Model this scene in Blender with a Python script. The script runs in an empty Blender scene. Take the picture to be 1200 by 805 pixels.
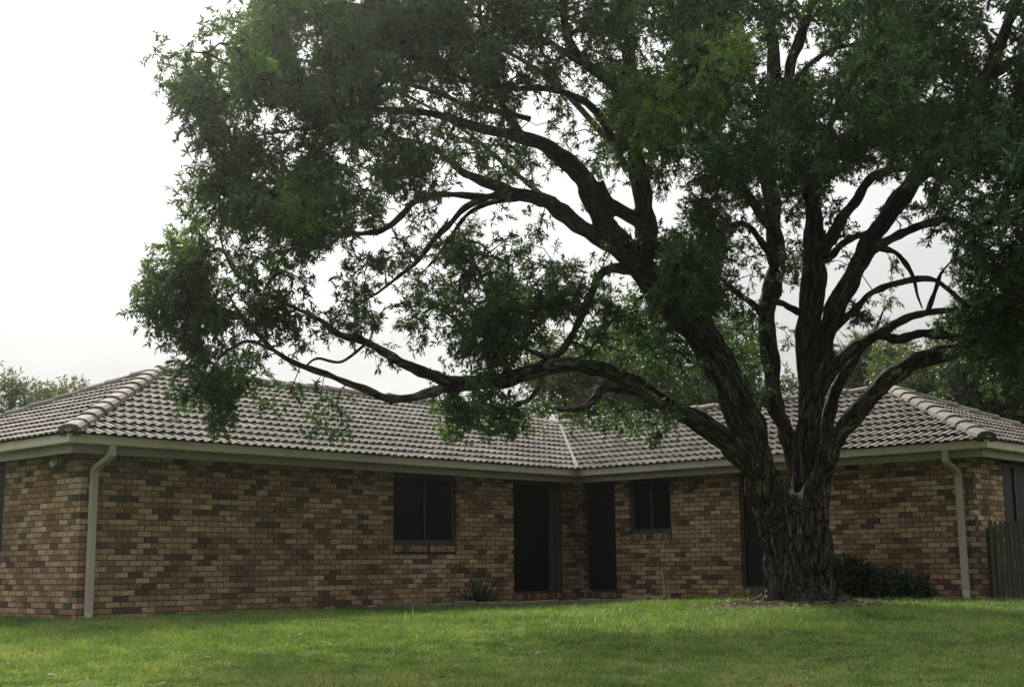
import bpy, bmesh, math, random
import numpy as np
from mathutils import Vector, Matrix, noise
from mathutils.kdtree import KDTree

rng = np.random.default_rng(11)
random.seed(11)
SC = bpy.context.scene
COL = SC.collection
R_ = math.radians

# ------------------------------------------------------------------ camera
CAM = np.array([-9.8463, -17.571, 0.6933])
FPX, PITCH, YAW, ROLL = 1537.92, 0.1686, 0.7427, -0.0106
FW = np.array([math.cos(YAW) * math.cos(PITCH), math.sin(YAW) * math.cos(PITCH), math.sin(PITCH)])
_R = np.array([math.sin(YAW), -math.cos(YAW), 0.0])
_U = np.cross(_R, FW)
RT = math.cos(ROLL) * _R + math.sin(ROLL) * _U
UP = -math.sin(ROLL) * _R + math.cos(ROLL) * _U
cam_d = bpy.data.cameras.new('camera')
cam_d.sensor_width = 36.0
cam_d.lens = FPX / 1200 * 36
cam_d.clip_end = 3000
cam = bpy.data.objects.new('camera', cam_d)
COL.objects.link(cam)
m = Matrix.Identity(4)
for i in range(3):
    m[i][0], m[i][1], m[i][2], m[i][3] = RT[i], UP[i], -FW[i], CAM[i]
cam.matrix_world = m
SC.camera = cam

# ------------------------------------------------------------------ sky, sun, exposure
SUN_EL, SUN_AZ = R_(39.5), YAW + R_(20)      # azimuth measured from +X, counter-clockwise
SUN_V = Vector((math.cos(SUN_AZ) * math.cos(SUN_EL), math.sin(SUN_AZ) * math.cos(SUN_EL), math.sin(SUN_EL)))
world = bpy.data.worlds.new('World')
SC.world = world
world.use_nodes = True
wt = world.node_tree
wn, wl = wt.nodes, wt.links
bg = wn['Background']
bg.inputs['Strength'].default_value = 0.076
sky = wn.new('ShaderNodeTexSky')
sky.sky_type = 'NISHITA'
sky.sun_disc = False
sky.sun_elevation = SUN_EL
sky.sun_rotation = math.pi / 2 - SUN_AZ
sky.air_density, sky.dust_density = 1.0, 4.0
tc = wn.new('ShaderNodeTexCoord')
sep = wn.new('ShaderNodeSeparateXYZ')
wl.new(tc.outputs['Generated'], sep.inputs[0])
# thin cloud layer: soft, low-contrast lumps, brighter towards the veiled sun and the zenith
cn = wn.new('ShaderNodeTexNoise')
cn.inputs['Scale'].default_value = 3.4
cn.inputs['Detail'].default_value = 5
cn.inputs['Roughness'].default_value = 0.5
cmap = wn.new('ShaderNodeMapping')
cmap.inputs['Scale'].default_value = (1, 1, 2.5)
wl.new(tc.outputs['Generated'], cmap.inputs[0])
wl.new(cmap.outputs[0], cn.inputs['Vector'])
dot = wn.new('ShaderNodeVectorMath')
dot.operation = 'DOT_PRODUCT'
wl.new(tc.outputs['Generated'], dot.inputs[0])
dot.inputs[1].default_value = SUN_V
halo = wn.new('ShaderNodeMapRange')
halo.interpolation_type = 'SMOOTHERSTEP'
for k, v in (('From Min', 0.55), ('From Max', 1.0), ('To Min', 0.0), ('To Max', 2.4)):
    halo.inputs[k].default_value = v
wl.new(dot.outputs['Value'], halo.inputs['Value'])
elev = wn.new('ShaderNodeMapRange')
for k, v in (('From Min', 0.0), ('From Max', 1.0), ('To Min', 3.5), ('To Max', 15.0)):
    elev.inputs[k].default_value = v
wl.new(sep.outputs['Z'], elev.inputs['Value'])
lump = wn.new('ShaderNodeMapRange')
for k, v in (('From Min', 0.3), ('From Max', 0.7), ('To Min', -1.2), ('To Max', 1.1)):
    lump.inputs[k].default_value = v
wl.new(cn.outputs['Fac'], lump.inputs['Value'])
a1 = wn.new('ShaderNodeMath')
a2 = wn.new('ShaderNodeMath')
wl.new(halo.outputs[0], a1.inputs[0])
wl.new(elev.outputs[0], a1.inputs[1])
wl.new(a1.outputs[0], a2.inputs[0])
wl.new(lump.outputs[0], a2.inputs[1])
ccol = wn.new('ShaderNodeVectorMath')
ccol.operation = 'SCALE'
ccol.inputs[0].default_value = (1.0, 1.0, 0.985)
wl.new(a2.outputs[0], ccol.inputs['Scale'])
wmix = wn.new('ShaderNodeMix')
wmix.data_type = 'RGBA'
wmix.inputs['Factor'].default_value = 0.94
wl.new(sky.outputs[0], wmix.inputs['A'])
wl.new(ccol.outputs[0], wmix.inputs['B'])
wl.new(wmix.outputs['Result'], bg.inputs['Color'])

sun_d = bpy.data.lights.new('sun', 'SUN')
sun_d.energy = 5.0
sun_d.angle = R_(14)
sun_d.color = (1.0, 0.95, 0.86)
sun = bpy.data.objects.new('sun', sun_d)
COL.objects.link(sun)
sun.rotation_euler = SUN_V.to_track_quat('Z', 'Y').to_euler()
sun.location = (0, 0, 40)

SC.view_settings.view_transform = 'Standard'
SC.view_settings.look = 'None'
SC.view_settings.exposure = 0.7
SC.view_settings.gamma = 1.0
SC.render.engine = 'CYCLES'
SC.cycles.max_bounces = 5
SC.cycles.diffuse_bounces = 3
SC.cycles.glossy_bounces = 2
SC.cycles.adaptive_threshold = 0.02
SC.cycles.transparent_max_bounces = 8


def at(x, y, d):
    """point seen at photo pixel (x, y) at depth d metres (arrays allowed)"""
    x, y, d = np.asarray(x, float), np.asarray(y, float), np.asarray(d, float)
    v = FW + RT * ((x - 600) / FPX)[..., None] - UP * ((y - 402.5) / FPX)[..., None]
    return CAM + v * d[..., None]


# ------------------------------------------------------------------ mesh helpers
def new_obj(name, me, parent=None, mat=None):
    o = bpy.data.objects.new(name, me)
    COL.objects.link(o)
    if mat is not None and me is not None and not me.materials:
        me.materials.append(mat)
    if parent is not None:
        o.parent = parent
        if parent.type == 'EMPTY':
            o.matrix_parent_inverse = Matrix.Translation(-parent.location)
    return o


def empty(name, loc, label=None, cat=None, group=None):
    o = bpy.data.objects.new(name, None)
    o.empty_display_size = 0.2
    o.location = loc
    COL.objects.link(o)
    tag(o, label, cat, group)
    return o


def tag(o, label=None, cat=None, group=None, kind=None):
    if label: o['label'] = label
    if cat: o['category'] = cat
    if group: o['group'] = group
    if kind: o['kind'] = kind
    return o


def np_mesh(name, V, Fc, attrs=None, smooth=False):
    """V (n,3); Fc (m,k) all faces of one size; attrs {name: per-vertex float or (n,3)}"""
    V = np.ascontiguousarray(V, np.float32)
    Fc = np.ascontiguousarray(Fc, np.int32)
    me = bpy.data.meshes.new(name)
    me.vertices.add(len(V))
    me.vertices.foreach_set('co', V.ravel())
    k = Fc.shape[1]
    me.loops.add(Fc.size)
    me.loops.foreach_set('vertex_index', Fc.ravel())
    me.polygons.add(len(Fc))
    me.polygons.foreach_set('loop_start', np.arange(0, Fc.size, k, dtype=np.int32))
    for an, av in (attrs or {}).items():
        av = np.ascontiguousarray(av, np.float32)
        if av.ndim == 1:
            me.attributes.new(an, 'FLOAT', 'POINT').data.foreach_set('value', av)
        else:
            me.attributes.new(an, 'FLOAT_VECTOR', 'POINT').data.foreach_set('vector', av.ravel())
    me.update(calc_edges=True)
    me.polygons.foreach_set('use_smooth', np.full(len(Fc), bool(smooth)))
    return me


class MB:
    """collects quads into one mesh"""
    def __init__(self):
        self.v, self.f, self.t = [], [], []

    def add(self, vs, fs, tint=0.5):
        b = len(self.v)
        self.v += [tuple(p) for p in vs]
        self.f += [tuple(i + b for i in f) for f in fs]
        self.t += [tint] * len(vs)

    def hexa(self, c, tint=0.5):
        """8 corners: bottom 0-3, top 4-7"""
        self.add(c, [(0, 3, 2, 1), (4, 5, 6, 7), (0, 1, 5, 4), (1, 2, 6, 5), (2, 3, 7, 6), (3, 0, 4, 7)], tint)

    def box(self, x0, x1, y0, y1, z0, z1, tint=0.5):
        self.hexa([(x0, y0, z0), (x1, y0, z0), (x1, y1, z0), (x0, y1, z0),
                   (x0, y0, z1), (x1, y0, z1), (x1, y1, z1), (x0, y1, z1)], tint)

    def mesh(self, name, smooth=False, bevel=0):
        me = bpy.data.meshes.new(name)
        me.from_pydata(self.v, [], self.f)
        a = me.attributes.new('tint', 'FLOAT', 'POINT')
        a.data.foreach_set('value', np.array(self.t, np.float32))
        bm = bmesh.new()
        bm.from_mesh(me)
        bmesh.ops.recalc_face_normals(bm, faces=bm.faces[:])
        if bevel:
            bmesh.ops.bevel(bm, geom=bm.edges[:], offset=bevel, segments=2, profile=0.5, affect='EDGES')
        bm.to_mesh(me)
        bm.free()
        if smooth:
            me.polygons.foreach_set('use_smooth', np.ones(len(me.polygons), bool))
        me.update()
        return me

    def build(self, name, mat, parent=None, smooth=False, bevel=0):
        return new_obj(name, self.mesh(name, smooth, bevel), parent, mat)


def smooth_path(P, Rr, n):
    """Catmull-Rom through points, n samples per span"""
    P, Rr = np.asarray(P, float), np.asarray(Rr, float)
    if len(P) == 2:
        t = np.linspace(0, 1, n + 1)[:, None]
        return P[0] * (1 - t) + P[1] * t, (Rr[0] * (1 - t) + Rr[1] * t)[:, 0]
    Q = np.vstack([2 * P[0] - P[1], P, 2 * P[-1] - P[-2]])
    out, ro = [], []
    for i in range(1, len(Q) - 2):
        for k in range(n):
            t = k / n
            a, b, c, d = Q[i - 1], Q[i], Q[i + 1], Q[i + 2]
            out.append(0.5 * (2 * b + (c - a) * t + (2 * a - 5 * b + 4 * c - d) * t * t + (3 * b - a - 3 * c + d) * t ** 3))
            ro.append(Rr[i - 1] * (1 - t) + Rr[i] * t)
    out.append(P[-1])
    ro.append(Rr[-1])
    return np.array(out), np.array(ro)


def tube(P, Rr, sides):
    """tapered tube along points, closed with end fans of quads; returns verts, quad faces"""
    P = np.asarray(P, float)
    n = len(P)
    T = np.gradient(P, axis=0)
    T /= np.linalg.norm(T, axis=1)[:, None] + 1e-9
    a = np.array([0, 0, 1.0]) if abs(T[0][2]) < 0.9 else np.array([1.0, 0, 0])
    nx = np.cross(a, T[0]); nx /= np.linalg.norm(nx)
    V = np.zeros((n, sides, 3))
    ang = np.arange(sides) / sides * 2 * math.pi
    for i in range(n):
        nx = nx - T[i] * (nx @ T[i])
        nx /= np.linalg.norm(nx) + 1e-9
        ny = np.cross(T[i], nx)
        V[i] = P[i] + Rr[i] * (np.cos(ang)[:, None] * nx + np.sin(ang)[:, None] * ny)
    idx = np.arange(n * sides).reshape(n, sides)
    j = np.roll(idx, -1, axis=1)
    Fc = np.stack([idx[:-1], j[:-1], j[1:], idx[1:]], -1).reshape(-1, 4)
    return V.reshape(-1, 3), Fc


def join_np(parts):
    Vs, Fs, b = [], [], 0
    for V, Fc in parts:
        Vs.append(V); Fs.append(np.asarray(Fc) + b); b += len(V)
    return np.vstack(Vs), np.vstack(Fs)


# ------------------------------------------------------------------ materials
def material(name):
    mt = bpy.data.materials.new(name)
    mt.use_nodes = True
    return mt, mt.node_tree.nodes, mt.node_tree.links, mt.node_tree.nodes['Principled BSDF']


def ramp(n, stops, interp='LINEAR'):
    r = n.new('ShaderNodeValToRGB')
    r.color_ramp.interpolation = interp
    e = r.color_ramp.elements
    while len(e) > 1: e.remove(e[-1])
    e[0].position, e[0].color = stops[0][0], (*stops[0][1], 1)
    for p, c in stops[1:]:
        q = e.new(p); q.color = (*c, 1)
    return r


def noise_node(n, l, scale, detail=4, rough=0.55, vec=None, dist=0):
    t = n.new('ShaderNodeTexNoise')
    t.inputs['Scale'].default_value = scale
    t.inputs['Detail'].default_value = detail
    t.inputs['Roughness'].default_value = rough
    t.inputs['Distortion'].default_value = dist
    if vec is not None: l.new(vec, t.inputs['Vector'])
    return t


def mixc(n, l, a, b, fac, mode='MIX'):
    x = n.new('ShaderNodeMix')
    x.data_type = 'RGBA'; x.blend_type = mode
    for s, k in ((a, 'A'), (b, 'B'), (fac, 'Factor')):
        if hasattr(s, 'type'): l.new(s, x.inputs[k])
        elif k == 'Factor': x.inputs[k].default_value = s
        else: x.inputs[k].default_value = (*s, 1)
    return x.outputs['Result']


def maprange(n, l, v, a, b, c, d):
    x = n.new('ShaderNodeMapRange')
    for k, q in (('From Min', a), ('From Max', b), ('To Min', c), ('To Max', d)): x.inputs[k].default_value = q
    l.new(v, x.inputs['Value'])
    return x.outputs[0]


def bump(n, l, h, strength, dist, b):
    x = n.new('ShaderNodeBump')
    x.inputs['Strength'].default_value = strength
    x.inputs['Distance'].default_value = dist
    l.new(h, x.inputs['Height'])
    l.new(x.outputs[0], b.inputs['Normal'])


def geo_pos(n):
    return n.new('ShaderNodeNewGeometry').outputs['Position']


def attr(n, name):
    a = n.new('ShaderNodeAttribute'); a.attribute_name = name
    return a


def simple_mat(name, col, rough=0.6, var=0.25, scale=6.0, bstr=0.0, spec=0.4, stain=None):
    mt, n, l, b = material(name)
    pos = geo_pos(n)
    nz = noise_node(n, l, scale, 6, 0.6, pos)
    c = mixc(n, l, tuple(x * (1 - var) for x in col), tuple(min(1, x * (1 + var)) for x in col), nz.outputs['Fac'])
    if stain:
        s = noise_node(n, l, 1.7, 8, 0.7, pos)
        c = mixc(n, l, c, stain, maprange(n, l, s.outputs['Fac'], 0.5, 0.75, 0, 0.7))
    l.new(c, b.inputs['Base Color'])
    b.inputs['Roughness'].default_value = rough
    b.inputs['Specular IOR Level'].default_value = spec
    if bstr:
        nf = noise_node(n, l, scale * 12, 4, 0.6, pos)
        bump(n, l, nf.outputs['Fac'], bstr, 0.01, b)
    return mt


def make_brick_mat():
    mt, n, l, b = material('face_brick')
    pos = geo_pos(n)
    t = attr(n, 'tint').outputs['Fac']
    r = ramp(n, [(0.0, (0.065, 0.05, 0.036)), (0.14, (0.10, 0.072, 0.05)), (0.22, (0.16, 0.097, 0.058)), (0.4, (0.25, 0.157, 0.09)),
                 (0.62, (0.345, 0.234, 0.138)), (0.85, (0.43, 0.31, 0.195)), (1.0, (0.49, 0.38, 0.26))])
    l.new(t, r.inputs[0])
    nz = noise_node(n, l, 21, 8, 0.78, pos)
    c = mixc(n, l, r.outputs[0], (0.05, 0.034, 0.023), maprange(n, l, nz.outputs['Fac'], 0.47, 0.66, 0, 0.85))
    n2 = noise_node(n, l, 90, 3, 0.6, pos)
    c = mixc(n, l, c, (0.42, 0.33, 0.23), maprange(n, l, n2.outputs['Fac'], 0.55, 0.8, 0, 0.45))
    n3 = noise_node(n, l, 0.55, 5, 0.6, pos)
    c = mixc(n, l, c, (0.085, 0.066, 0.046), maprange(n, l, n3.outputs['Fac'], 0.5, 0.75, 0, 0.5))
    l.new(c, b.inputs['Base Color'])
    b.inputs['Roughness'].default_value = 0.9
    b.inputs['Specular IOR Level'].default_value = 0.25
    bump(n, l, nz.outputs['Fac'], 0.5, 0.012, b)
    return mt


def make_tile_mat():
    mt, n, l, b = material('concrete_roof_tile')
    pos = geo_pos(n)
    t = attr(n, 'tint').outputs['Fac']
    r = ramp(n, [(0.0, (0.09, 0.081, 0.068)), (0.5, (0.16, 0.143, 0.119)), (1.0, (0.235, 0.211, 0.175))])
    l.new(t, r.inputs[0])
    nz = noise_node(n, l, 5, 8, 0.7, pos)
    c = mixc(n, l, r.outputs[0], (0.10, 0.088, 0.074), maprange(n, l, nz.outputs['Fac'], 0.48, 0.72, 0, 0.75))
    n4 = noise_node(n, l, 0.9, 6, 0.65, pos)
    c = mixc(n, l, c, (0.085, 0.077, 0.062), maprange(n, l, n4.outputs['Fac'], 0.45, 0.72, 0, 0.6))
    n2 = noise_node(n, l, 22, 6, 0.7, pos)
    c = mixc(n, l, c, (0.32, 0.305, 0.26), maprange(n, l, n2.outputs['Fac'], 0.56, 0.74, 0, 0.6))
    l.new(c, b.inputs['Base Color'])
    b.inputs['Roughness'].default_value = 0.85
    b.inputs['Specular IOR Level'].default_value = 0.3
    bump(n, l, n2.outputs['Fac'], 0.5, 0.01, b)
    return mt


def make_bark_mat(dark=1.0):
    mt, n, l, b = material('furrowed_bark')
    v = attr(n, 'bark').outputs['Vector']
    n1 = noise_node(n, l, 15, 8, 0.7, v, 0.5)
    n2 = noise_node(n, l, 60, 6, 0.7, v, 0.4)
    r = ramp(n, [(0.34, (0.012, 0.010, 0.008)), (0.47, (0.05, 0.044, 0.036)), (0.57, (0.125, 0.113, 0.094)), (0.70, (0.26, 0.24, 0.205))])
    l.new(n1.outputs['Fac'], r.inputs[0])
    c = mixc(n, l, r.outputs[0], (0.032, 0.027, 0.021), maprange(n, l, n2.outputs['Fac'], 0.48, 0.66, 0, 0.75))
    vo = n.new('ShaderNodeTexVoronoi'); vo.feature = 'DISTANCE_TO_EDGE'
    vo.inputs['Scale'].default_value = 19
    wv = n.new('ShaderNodeVectorMath'); wv.operation = 'MULTIPLY_ADD'
    l.new(n2.outputs['Color'], wv.inputs[0]); wv.inputs[1].default_value = (0.045, 0.045, 0.03); l.new(v, wv.inputs[2])
    l.new(wv.outputs[0], vo.inputs['Vector'])
    crack = maprange(n, l, vo.outputs['Distance'], 0.015, 0.11, 0, 1)
    c = mixc(n, l, (0.010, 0.008, 0.007), c, crack)
    n3 = noise_node(n, l, 1.6, 4, 0.6, geo_pos(n))
    c = mixc(n, l, c, (0.06, 0.062, 0.036), maprange(n, l, n3.outputs['Fac'], 0.52, 0.75, 0, 0.5))
    l.new(c, b.inputs['Base Color'])
    b.inputs['Roughness'].default_value = 0.95
    b.inputs['Specular IOR Level'].default_value = 0.15
    h = n.new('ShaderNodeMath'); h.operation = 'MULTIPLY_ADD'
    l.new(n2.outputs['Fac'], h.inputs[0]); h.inputs[1].default_value = 0.5
    h2 = n.new('ShaderNodeMath'); h2.operation = 'MULTIPLY_ADD'
    l.new(crack, h2.inputs[0]); h2.inputs[1].default_value = 0.5; l.new(n1.outputs['Fac'], h2.inputs[2])
    l.new(h2.outputs[0], h.inputs[2])
    bump(n, l, h.outputs[0], 1.0, 0.05, b)
    return mt


def make_leaf_mat(name, stops, trans=0.35, rough=0.5):
    """tint attribute picks the leaf's own hue"""
    mt, n, l, b = material(name)
    r = ramp(n, stops)
    l.new(attr(n, 'tint').outputs['Fac'], r.inputs[0])
    l.new(r.outputs[0], b.inputs['Base Color'])
    b.inputs['Roughness'].default_value = rough
    b.inputs['Specular IOR Level'].default_value = 0.35
    tr = n.new('ShaderNodeBsdfTranslucent')
    tcol = mixc(n, l, r.outputs[0], (1.5, 1.5, 0.5), 1.0, 'MULTIPLY')
    l.new(tcol, tr.inputs['Color'])
    mx = n.new('ShaderNodeMixShader')
    mx.inputs[0].default_value = trans
    l.new(b.outputs[0], mx.inputs[1]); l.new(tr.outputs[0], mx.inputs[2])
    l.new(mx.outputs[0], n['Material Output'].inputs['Surface'])
    return mt


BRICK = make_brick_mat()
MORTAR = simple_mat('mortar', (0.06, 0.047, 0.034), 0.95, 0.3, 9)
TILE = make_tile_mat()
SARK = simple_mat('roof_underlay', (0.05, 0.045, 0.04), 0.95)
PAINT = simple_mat('olive_beige_paint', (0.55, 0.50, 0.42), 0.5, 0.14, 7, 0.08, 0.4, (0.30, 0.275, 0.205))
FASCIA = simple_mat('fascia_paint', (0.27, 0.245, 0.195), 0.6, 0.16, 7, 0.08, 0.3, (0.16, 0.145, 0.11))
PIPE = simple_mat('downpipe_paint', (0.37, 0.34, 0.295), 0.5, 0.14, 7, 0.05, 0.4, (0.25, 0.235, 0.18))
PIPE_END = simple_mat('bare_pipe_end', (0.5, 0.5, 0.46), 0.6, 0.2, 14)
SOFFIT = simple_mat('soffit_board', (0.16, 0.15, 0.115), 0.8, 0.2, 5)
FRAME = simple_mat('bronze_window_frame', (0.045, 0.046, 0.042), 0.45, 0.2, 10)
POST = simple_mat('painted_door_post', (0.075, 0.083, 0.072), 0.6, 0.2, 10)
VALLEY = simple_mat('zinc_valley_strip', (0.15, 0.14, 0.12), 0.9, 0.15, 10)
WOODGREY = simple_mat('weathered_timber', (0.055, 0.055, 0.046), 0.95, 0.5, 14, 0.4, 0.2)
STAKE = simple_mat('dry_timber', (0.34, 0.285, 0.21), 0.9, 0.3, 20, 0.3)
STONE = simple_mat('edging_concrete', (0.17, 0.16, 0.125), 0.95, 0.4, 9, 0.4, 0.3, (0.07, 0.065, 0.045))
SOIL = simple_mat('garden_soil', (0.05, 0.04, 0.028), 1.0, 0.5, 18, 0.6)
DARKROOM = simple_mat('room_dimness', (0.035, 0.033, 0.03), 0.9)  # the dimness of the rooms is put into this colour
LAMPWHITE = simple_mat('lamp_casing', (0.55, 0.54, 0.5), 0.4)
PETAL = simple_mat('white_petal', (0.75, 0.75, 0.7), 0.6)
DOORMAT = simple_mat('shade_dark_door', (0.010, 0.012, 0.011), 0.6, 0.2, 4, 0, 0.15)  # shade of the doorways is put into this near-black colour


def make_glass():
    mt, n, l, b = material('dim_interior_pane')
    b.inputs['Base Color'].default_value = (0.007, 0.009, 0.008, 1)  # opaque pane, the dark interior is painted into its colour
    b.inputs['Roughness'].default_value = 0.3
    b.inputs['Specular IOR Level'].default_value = 0.06
    return mt


GLASS = make_glass()
BARK = make_bark_mat()
LEAF = make_leaf_mat('lanceolate_leaf', [(0.0, (0.020, 0.046, 0.022)), (0.35, (0.036, 0.076, 0.032)), (0.6, (0.054, 0.106, 0.040)),
                                         (0.8, (0.085, 0.15, 0.042)), (1.0, (0.14, 0.20, 0.055))], 0.38)
BLEAF = make_leaf_mat('light_leaf', [(0.0, (0.022, 0.045, 0.018)), (0.5, (0.05, 0.082, 0.028)), (1.0, (0.12, 0.145, 0.05))], 0.3)
SHRUBLEAF = make_leaf_mat('shrub_leaf', [(0.0, (0.012, 0.028, 0.012)), (1.0, (0.035, 0.065, 0.028))], 0.2)
GRASS = make_leaf_mat('grass_blade', [(0.0, (0.042, 0.09, 0.022)), (0.4, (0.096, 0.17, 0.046)), (0.7, (0.165, 0.23, 0.076)),
                                      (0.88, (0.27, 0.29, 0.125)), (1.0, (0.32, 0.285, 0.15))], 0.35, 0.6)


# ------------------------------------------------------------------ ground
FH = np.array([math.cos(YAW), math.sin(YAW)])
RH = np.array([math.sin(YAW), -math.cos(YAW)])
TREE_XY = at(940, 700, 19.5)[:2]


def sstep(a, b, x):
    t = np.clip((np.asarray(x, float) - a) / (b - a), 0, 1)
    return t * t * (3 - 2 * t)


def ground_z(x, y):
    x, y = np.asarray(x, float), np.asarray(y, float)
    dx, dy = x - CAM[0], y - CAM[1]
    d = dx * FH[0] + dy * FH[1]
    lat = dx * RH[0] + dy * RH[1]
    z = 0.085 * sstep(1.0, 4.0, lat)
    z = z - 0.9 * np.clip((17.6 - d) / 17.6, 0, 1.6) ** 1.25
    r2 = (x - TREE_XY[0]) ** 2 + (y - TREE_XY[1]) ** 2
    z = z + 0.075 * np.exp(-r2 / 1.7)
    z = z + 0.018 * np.sin(x * 1.3 + 0.7 * y) * np.cos(y * 0.9 - x * 0.35) * np.exp(-np.clip(d - 16, 0, 50))
    return z


def make_ground():
    f = np.arange(-14, 20, 0.3)
    far = np.array([22, 25, 30, 40, 60, 100, 180, 320, 600, 1100])
    xs = np.concatenate([-(far[::-1]) + 0.0, f, far])
    ys = np.concatenate([-(far[::-1]) - 2, f - 2 - 4, far])
    ys = np.unique(ys); xs = np.unique(xs)
    X, Y = np.meshgrid(xs, ys, indexing='ij')
    Z = ground_z(X, Y) - 0.012
    V = np.stack([X, Y, Z], -1).reshape(-1, 3)
    nx, ny = len(xs), len(ys)
    i = np.arange(nx * ny).reshape(nx, ny)
    Fc = np.stack([i[:-1, :-1], i[1:, :-1], i[1:, 1:], i[:-1, 1:]], -1).reshape(-1, 4)
    me = np_mesh('lawn', V, Fc, smooth=True)
    mt, n, l, b = material('lawn_ground')
    pos = geo_pos(n)
    n1 = noise_node(n, l, 0.8, 6, 0.6, pos)
    n2 = noise_node(n, l, 14, 6, 0.7, pos)
    r = ramp(n, [(0.3, (0.030, 0.05, 0.012)), (0.55, (0.055, 0.085, 0.018)), (0.75, (0.10, 0.105, 0.035))])
    l.new(n2.outputs['Fac'], r.inputs[0])
    c = mixc(n, l, r.outputs[0], (0.085, 0.07, 0.04), maprange(n, l, n1.outputs['Fac'], 0.55, 0.8, 0, 0.6))
    # bare earth under the tree
    vd = n.new('ShaderNodeVectorMath'); vd.operation = 'DISTANCE'
    l.new(pos, vd.inputs[0]); vd.inputs[1].default_value = (TREE_XY[0], TREE_XY[1], 0.14)
    s = n.new('ShaderNodeMath'); s.operation = 'MULTIPLY_ADD'
    l.new(n2.outputs['Fac'], s.inputs[0]); s.inputs[1].default_value = 1.6; l.new(vd.outputs['Value'], s.inputs[2])
    c = mixc(n, l, (0.085, 0.062, 0.04), c, maprange(n, l, s.outputs[0], 1.8, 3.3, 0, 1))
    l.new(c, b.inputs['Base Color'])
    b.inputs['Roughness'].default_value = 1.0
    b.inputs['Specular IOR Level'].default_value = 0.1
    bump(n, l, n2.outputs['Fac'], 0.8, 0.03, b)
    tag(new_obj('lawn', me, None, mt), 'grassy front lawn sloping down from the brick house', 'lawn', kind='structure')


make_ground()

# ------------------------------------------------------------------ the house
LA, LB, HG, WA, WB, TP, OV = 11.149, 8.511, 2.621, 6.42, 5.252, 0.4417, 0.5
COURSE, BL, BH = 0.086, 0.24, 0.072
WTOP = 2.41
BASE = -4 * COURSE
house = empty('brick_house', (LA / 2, 0, 0), 'low L-shaped brown brick house under a hipped concrete tile roof', 'house')


class Wall:
    def __init__(self, o, u, n, length):
        self.o, self.u, self.n, self.L = np.array(o, float), np.array(u, float), np.array(n, float), length

    def p(self, u, z, n):
        q = self.o + self.u * u + self.n * n
        return (q[0], q[1], q[2] + z)

    def hexa(self, mb, u0, u1, z0, z1, n0, n1, tint=0.5):
        mb.hexa([self.p(u0, z0, n1), self.p(u1, z0, n1), self.p(u1, z0, n0), self.p(u0, z0, n0),
                 self.p(u0, z1, n1), self.p(u1, z1, n1), self.p(u1, z1, n0), self.p(u0, z1, n0)], tint)


wA = Wall((0, 0, 0), (1, 0, 0), (0, -1, 0), LA)
wB = Wall((LA, 0, 0), (0, -1, 0), (-1, 0, 0), LB)
wL = Wall((0, 0, 0), (0, 1, 0), (-1, 0, 0), WA)
wR = Wall((LA, -LB, 0), (1, 0, 0), (0, -1, 0), WB)
# openings: u0, u1, z0, z1  (z on brick courses)
Z = lambda k: k * COURSE
OPEN = {
    'A': [(6.11, 7.71, Z(13), WTOP + 1), (9.28, 10.80, Z(2), WTOP + 1)],
    'B': [(0.25, 1.07, Z(2), WTOP + 1), (1.42, 2.45, Z(15.5), WTOP + 1), (4.0, 4.88, Z(3), WTOP + 1)],
    'L': [(2.33, 4.1, Z(11), WTOP + 1)],
    'R': [(1.22, 2.6, Z(12), WTOP + 1)],
}
# sill courses take the place of the bricks under each window
SILLS = {'A': [(6.11, 7.71, Z(13) - 0.135, Z(13))], 'B': [(1.42, 2.45, Z(15.5) - 0.135, Z(15.5))],
         'L': [(2.33, 4.1, Z(11) - 0.135, Z(11))], 'R': [(1.22, 2.6, Z(12) - 0.135, Z(12))]}


def brick_mesh(length, tint, name='brick'):
    mb = MB()
    h = length / 2
    mb.hexa([(-h, -0.1, 0), (h, -0.1, 0), (h, 0, 0), (-h, 0, 0), (-h, -0.1, BH), (h, -0.1, BH), (h, 0, BH), (-h, 0, BH)], tint)
    return mb.mesh(name)


def brick_tint():
    r = random.random()
    if r < 0.13: return random.uniform(0.0, 0.18)
    if r < 0.40: return random.uniform(0.2, 0.48)
    return min(1, max(0.3, random.gauss(0.68, 0.19)))


all_bricks = []      # wall key, u0, u1, z0, z1
WALLS = {'A': wA, 'B': wB, 'L': wL, 'R': wR}
for key, w in WALLS.items():
    ncourse = int((WTOP - BASE) / COURSE)
    for c in range(ncourse):
        z0 = BASE + c * COURSE
        z1 = z0 + BH
        even = c % 2 == 0
        # stretcher bond, corners laced: at outer corners alternate courses run through
        if key == 'A': start, offs = (0.0, 0.0) if even else (0.12, 0.12)
        elif key == 'L': start, offs = (0.12, 0.12) if even else (0.0, 0.0)
        elif key == 'B': start, offs = (0.0, (w.L % BL) if even else (w.L - 0.12) % BL)
        else: start, offs = (0.12, 0.12) if even else (0.0, 0.0)
        end = w.L - (0.12 if (key == 'B' and not even) else 0.0)
        u = offs - (BL if offs > start else 0)
        while u < end - 0.02:
            segs = [(max(u, start), min(u + BL - 0.014, end))]
            for (a, b, c0, c1) in OPEN[key] + SILLS[key]:
                if z1 > c0 + 0.02 and z0 < c1 - 0.02:
                    ns = []
                    for s0, s1 in segs:
                        if s1 <= a or s0 >= b: ns.append((s0, s1))
                        else:
                            if s0 < a: ns.append((s0, a))
                            if s1 > b: ns.append((b, s1))
                    segs = ns
            for s0, s1 in segs:
                if s1 - s0 > 0.03: all_bricks.append((key, s0, s1, z0, z1))
            u += BL

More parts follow.
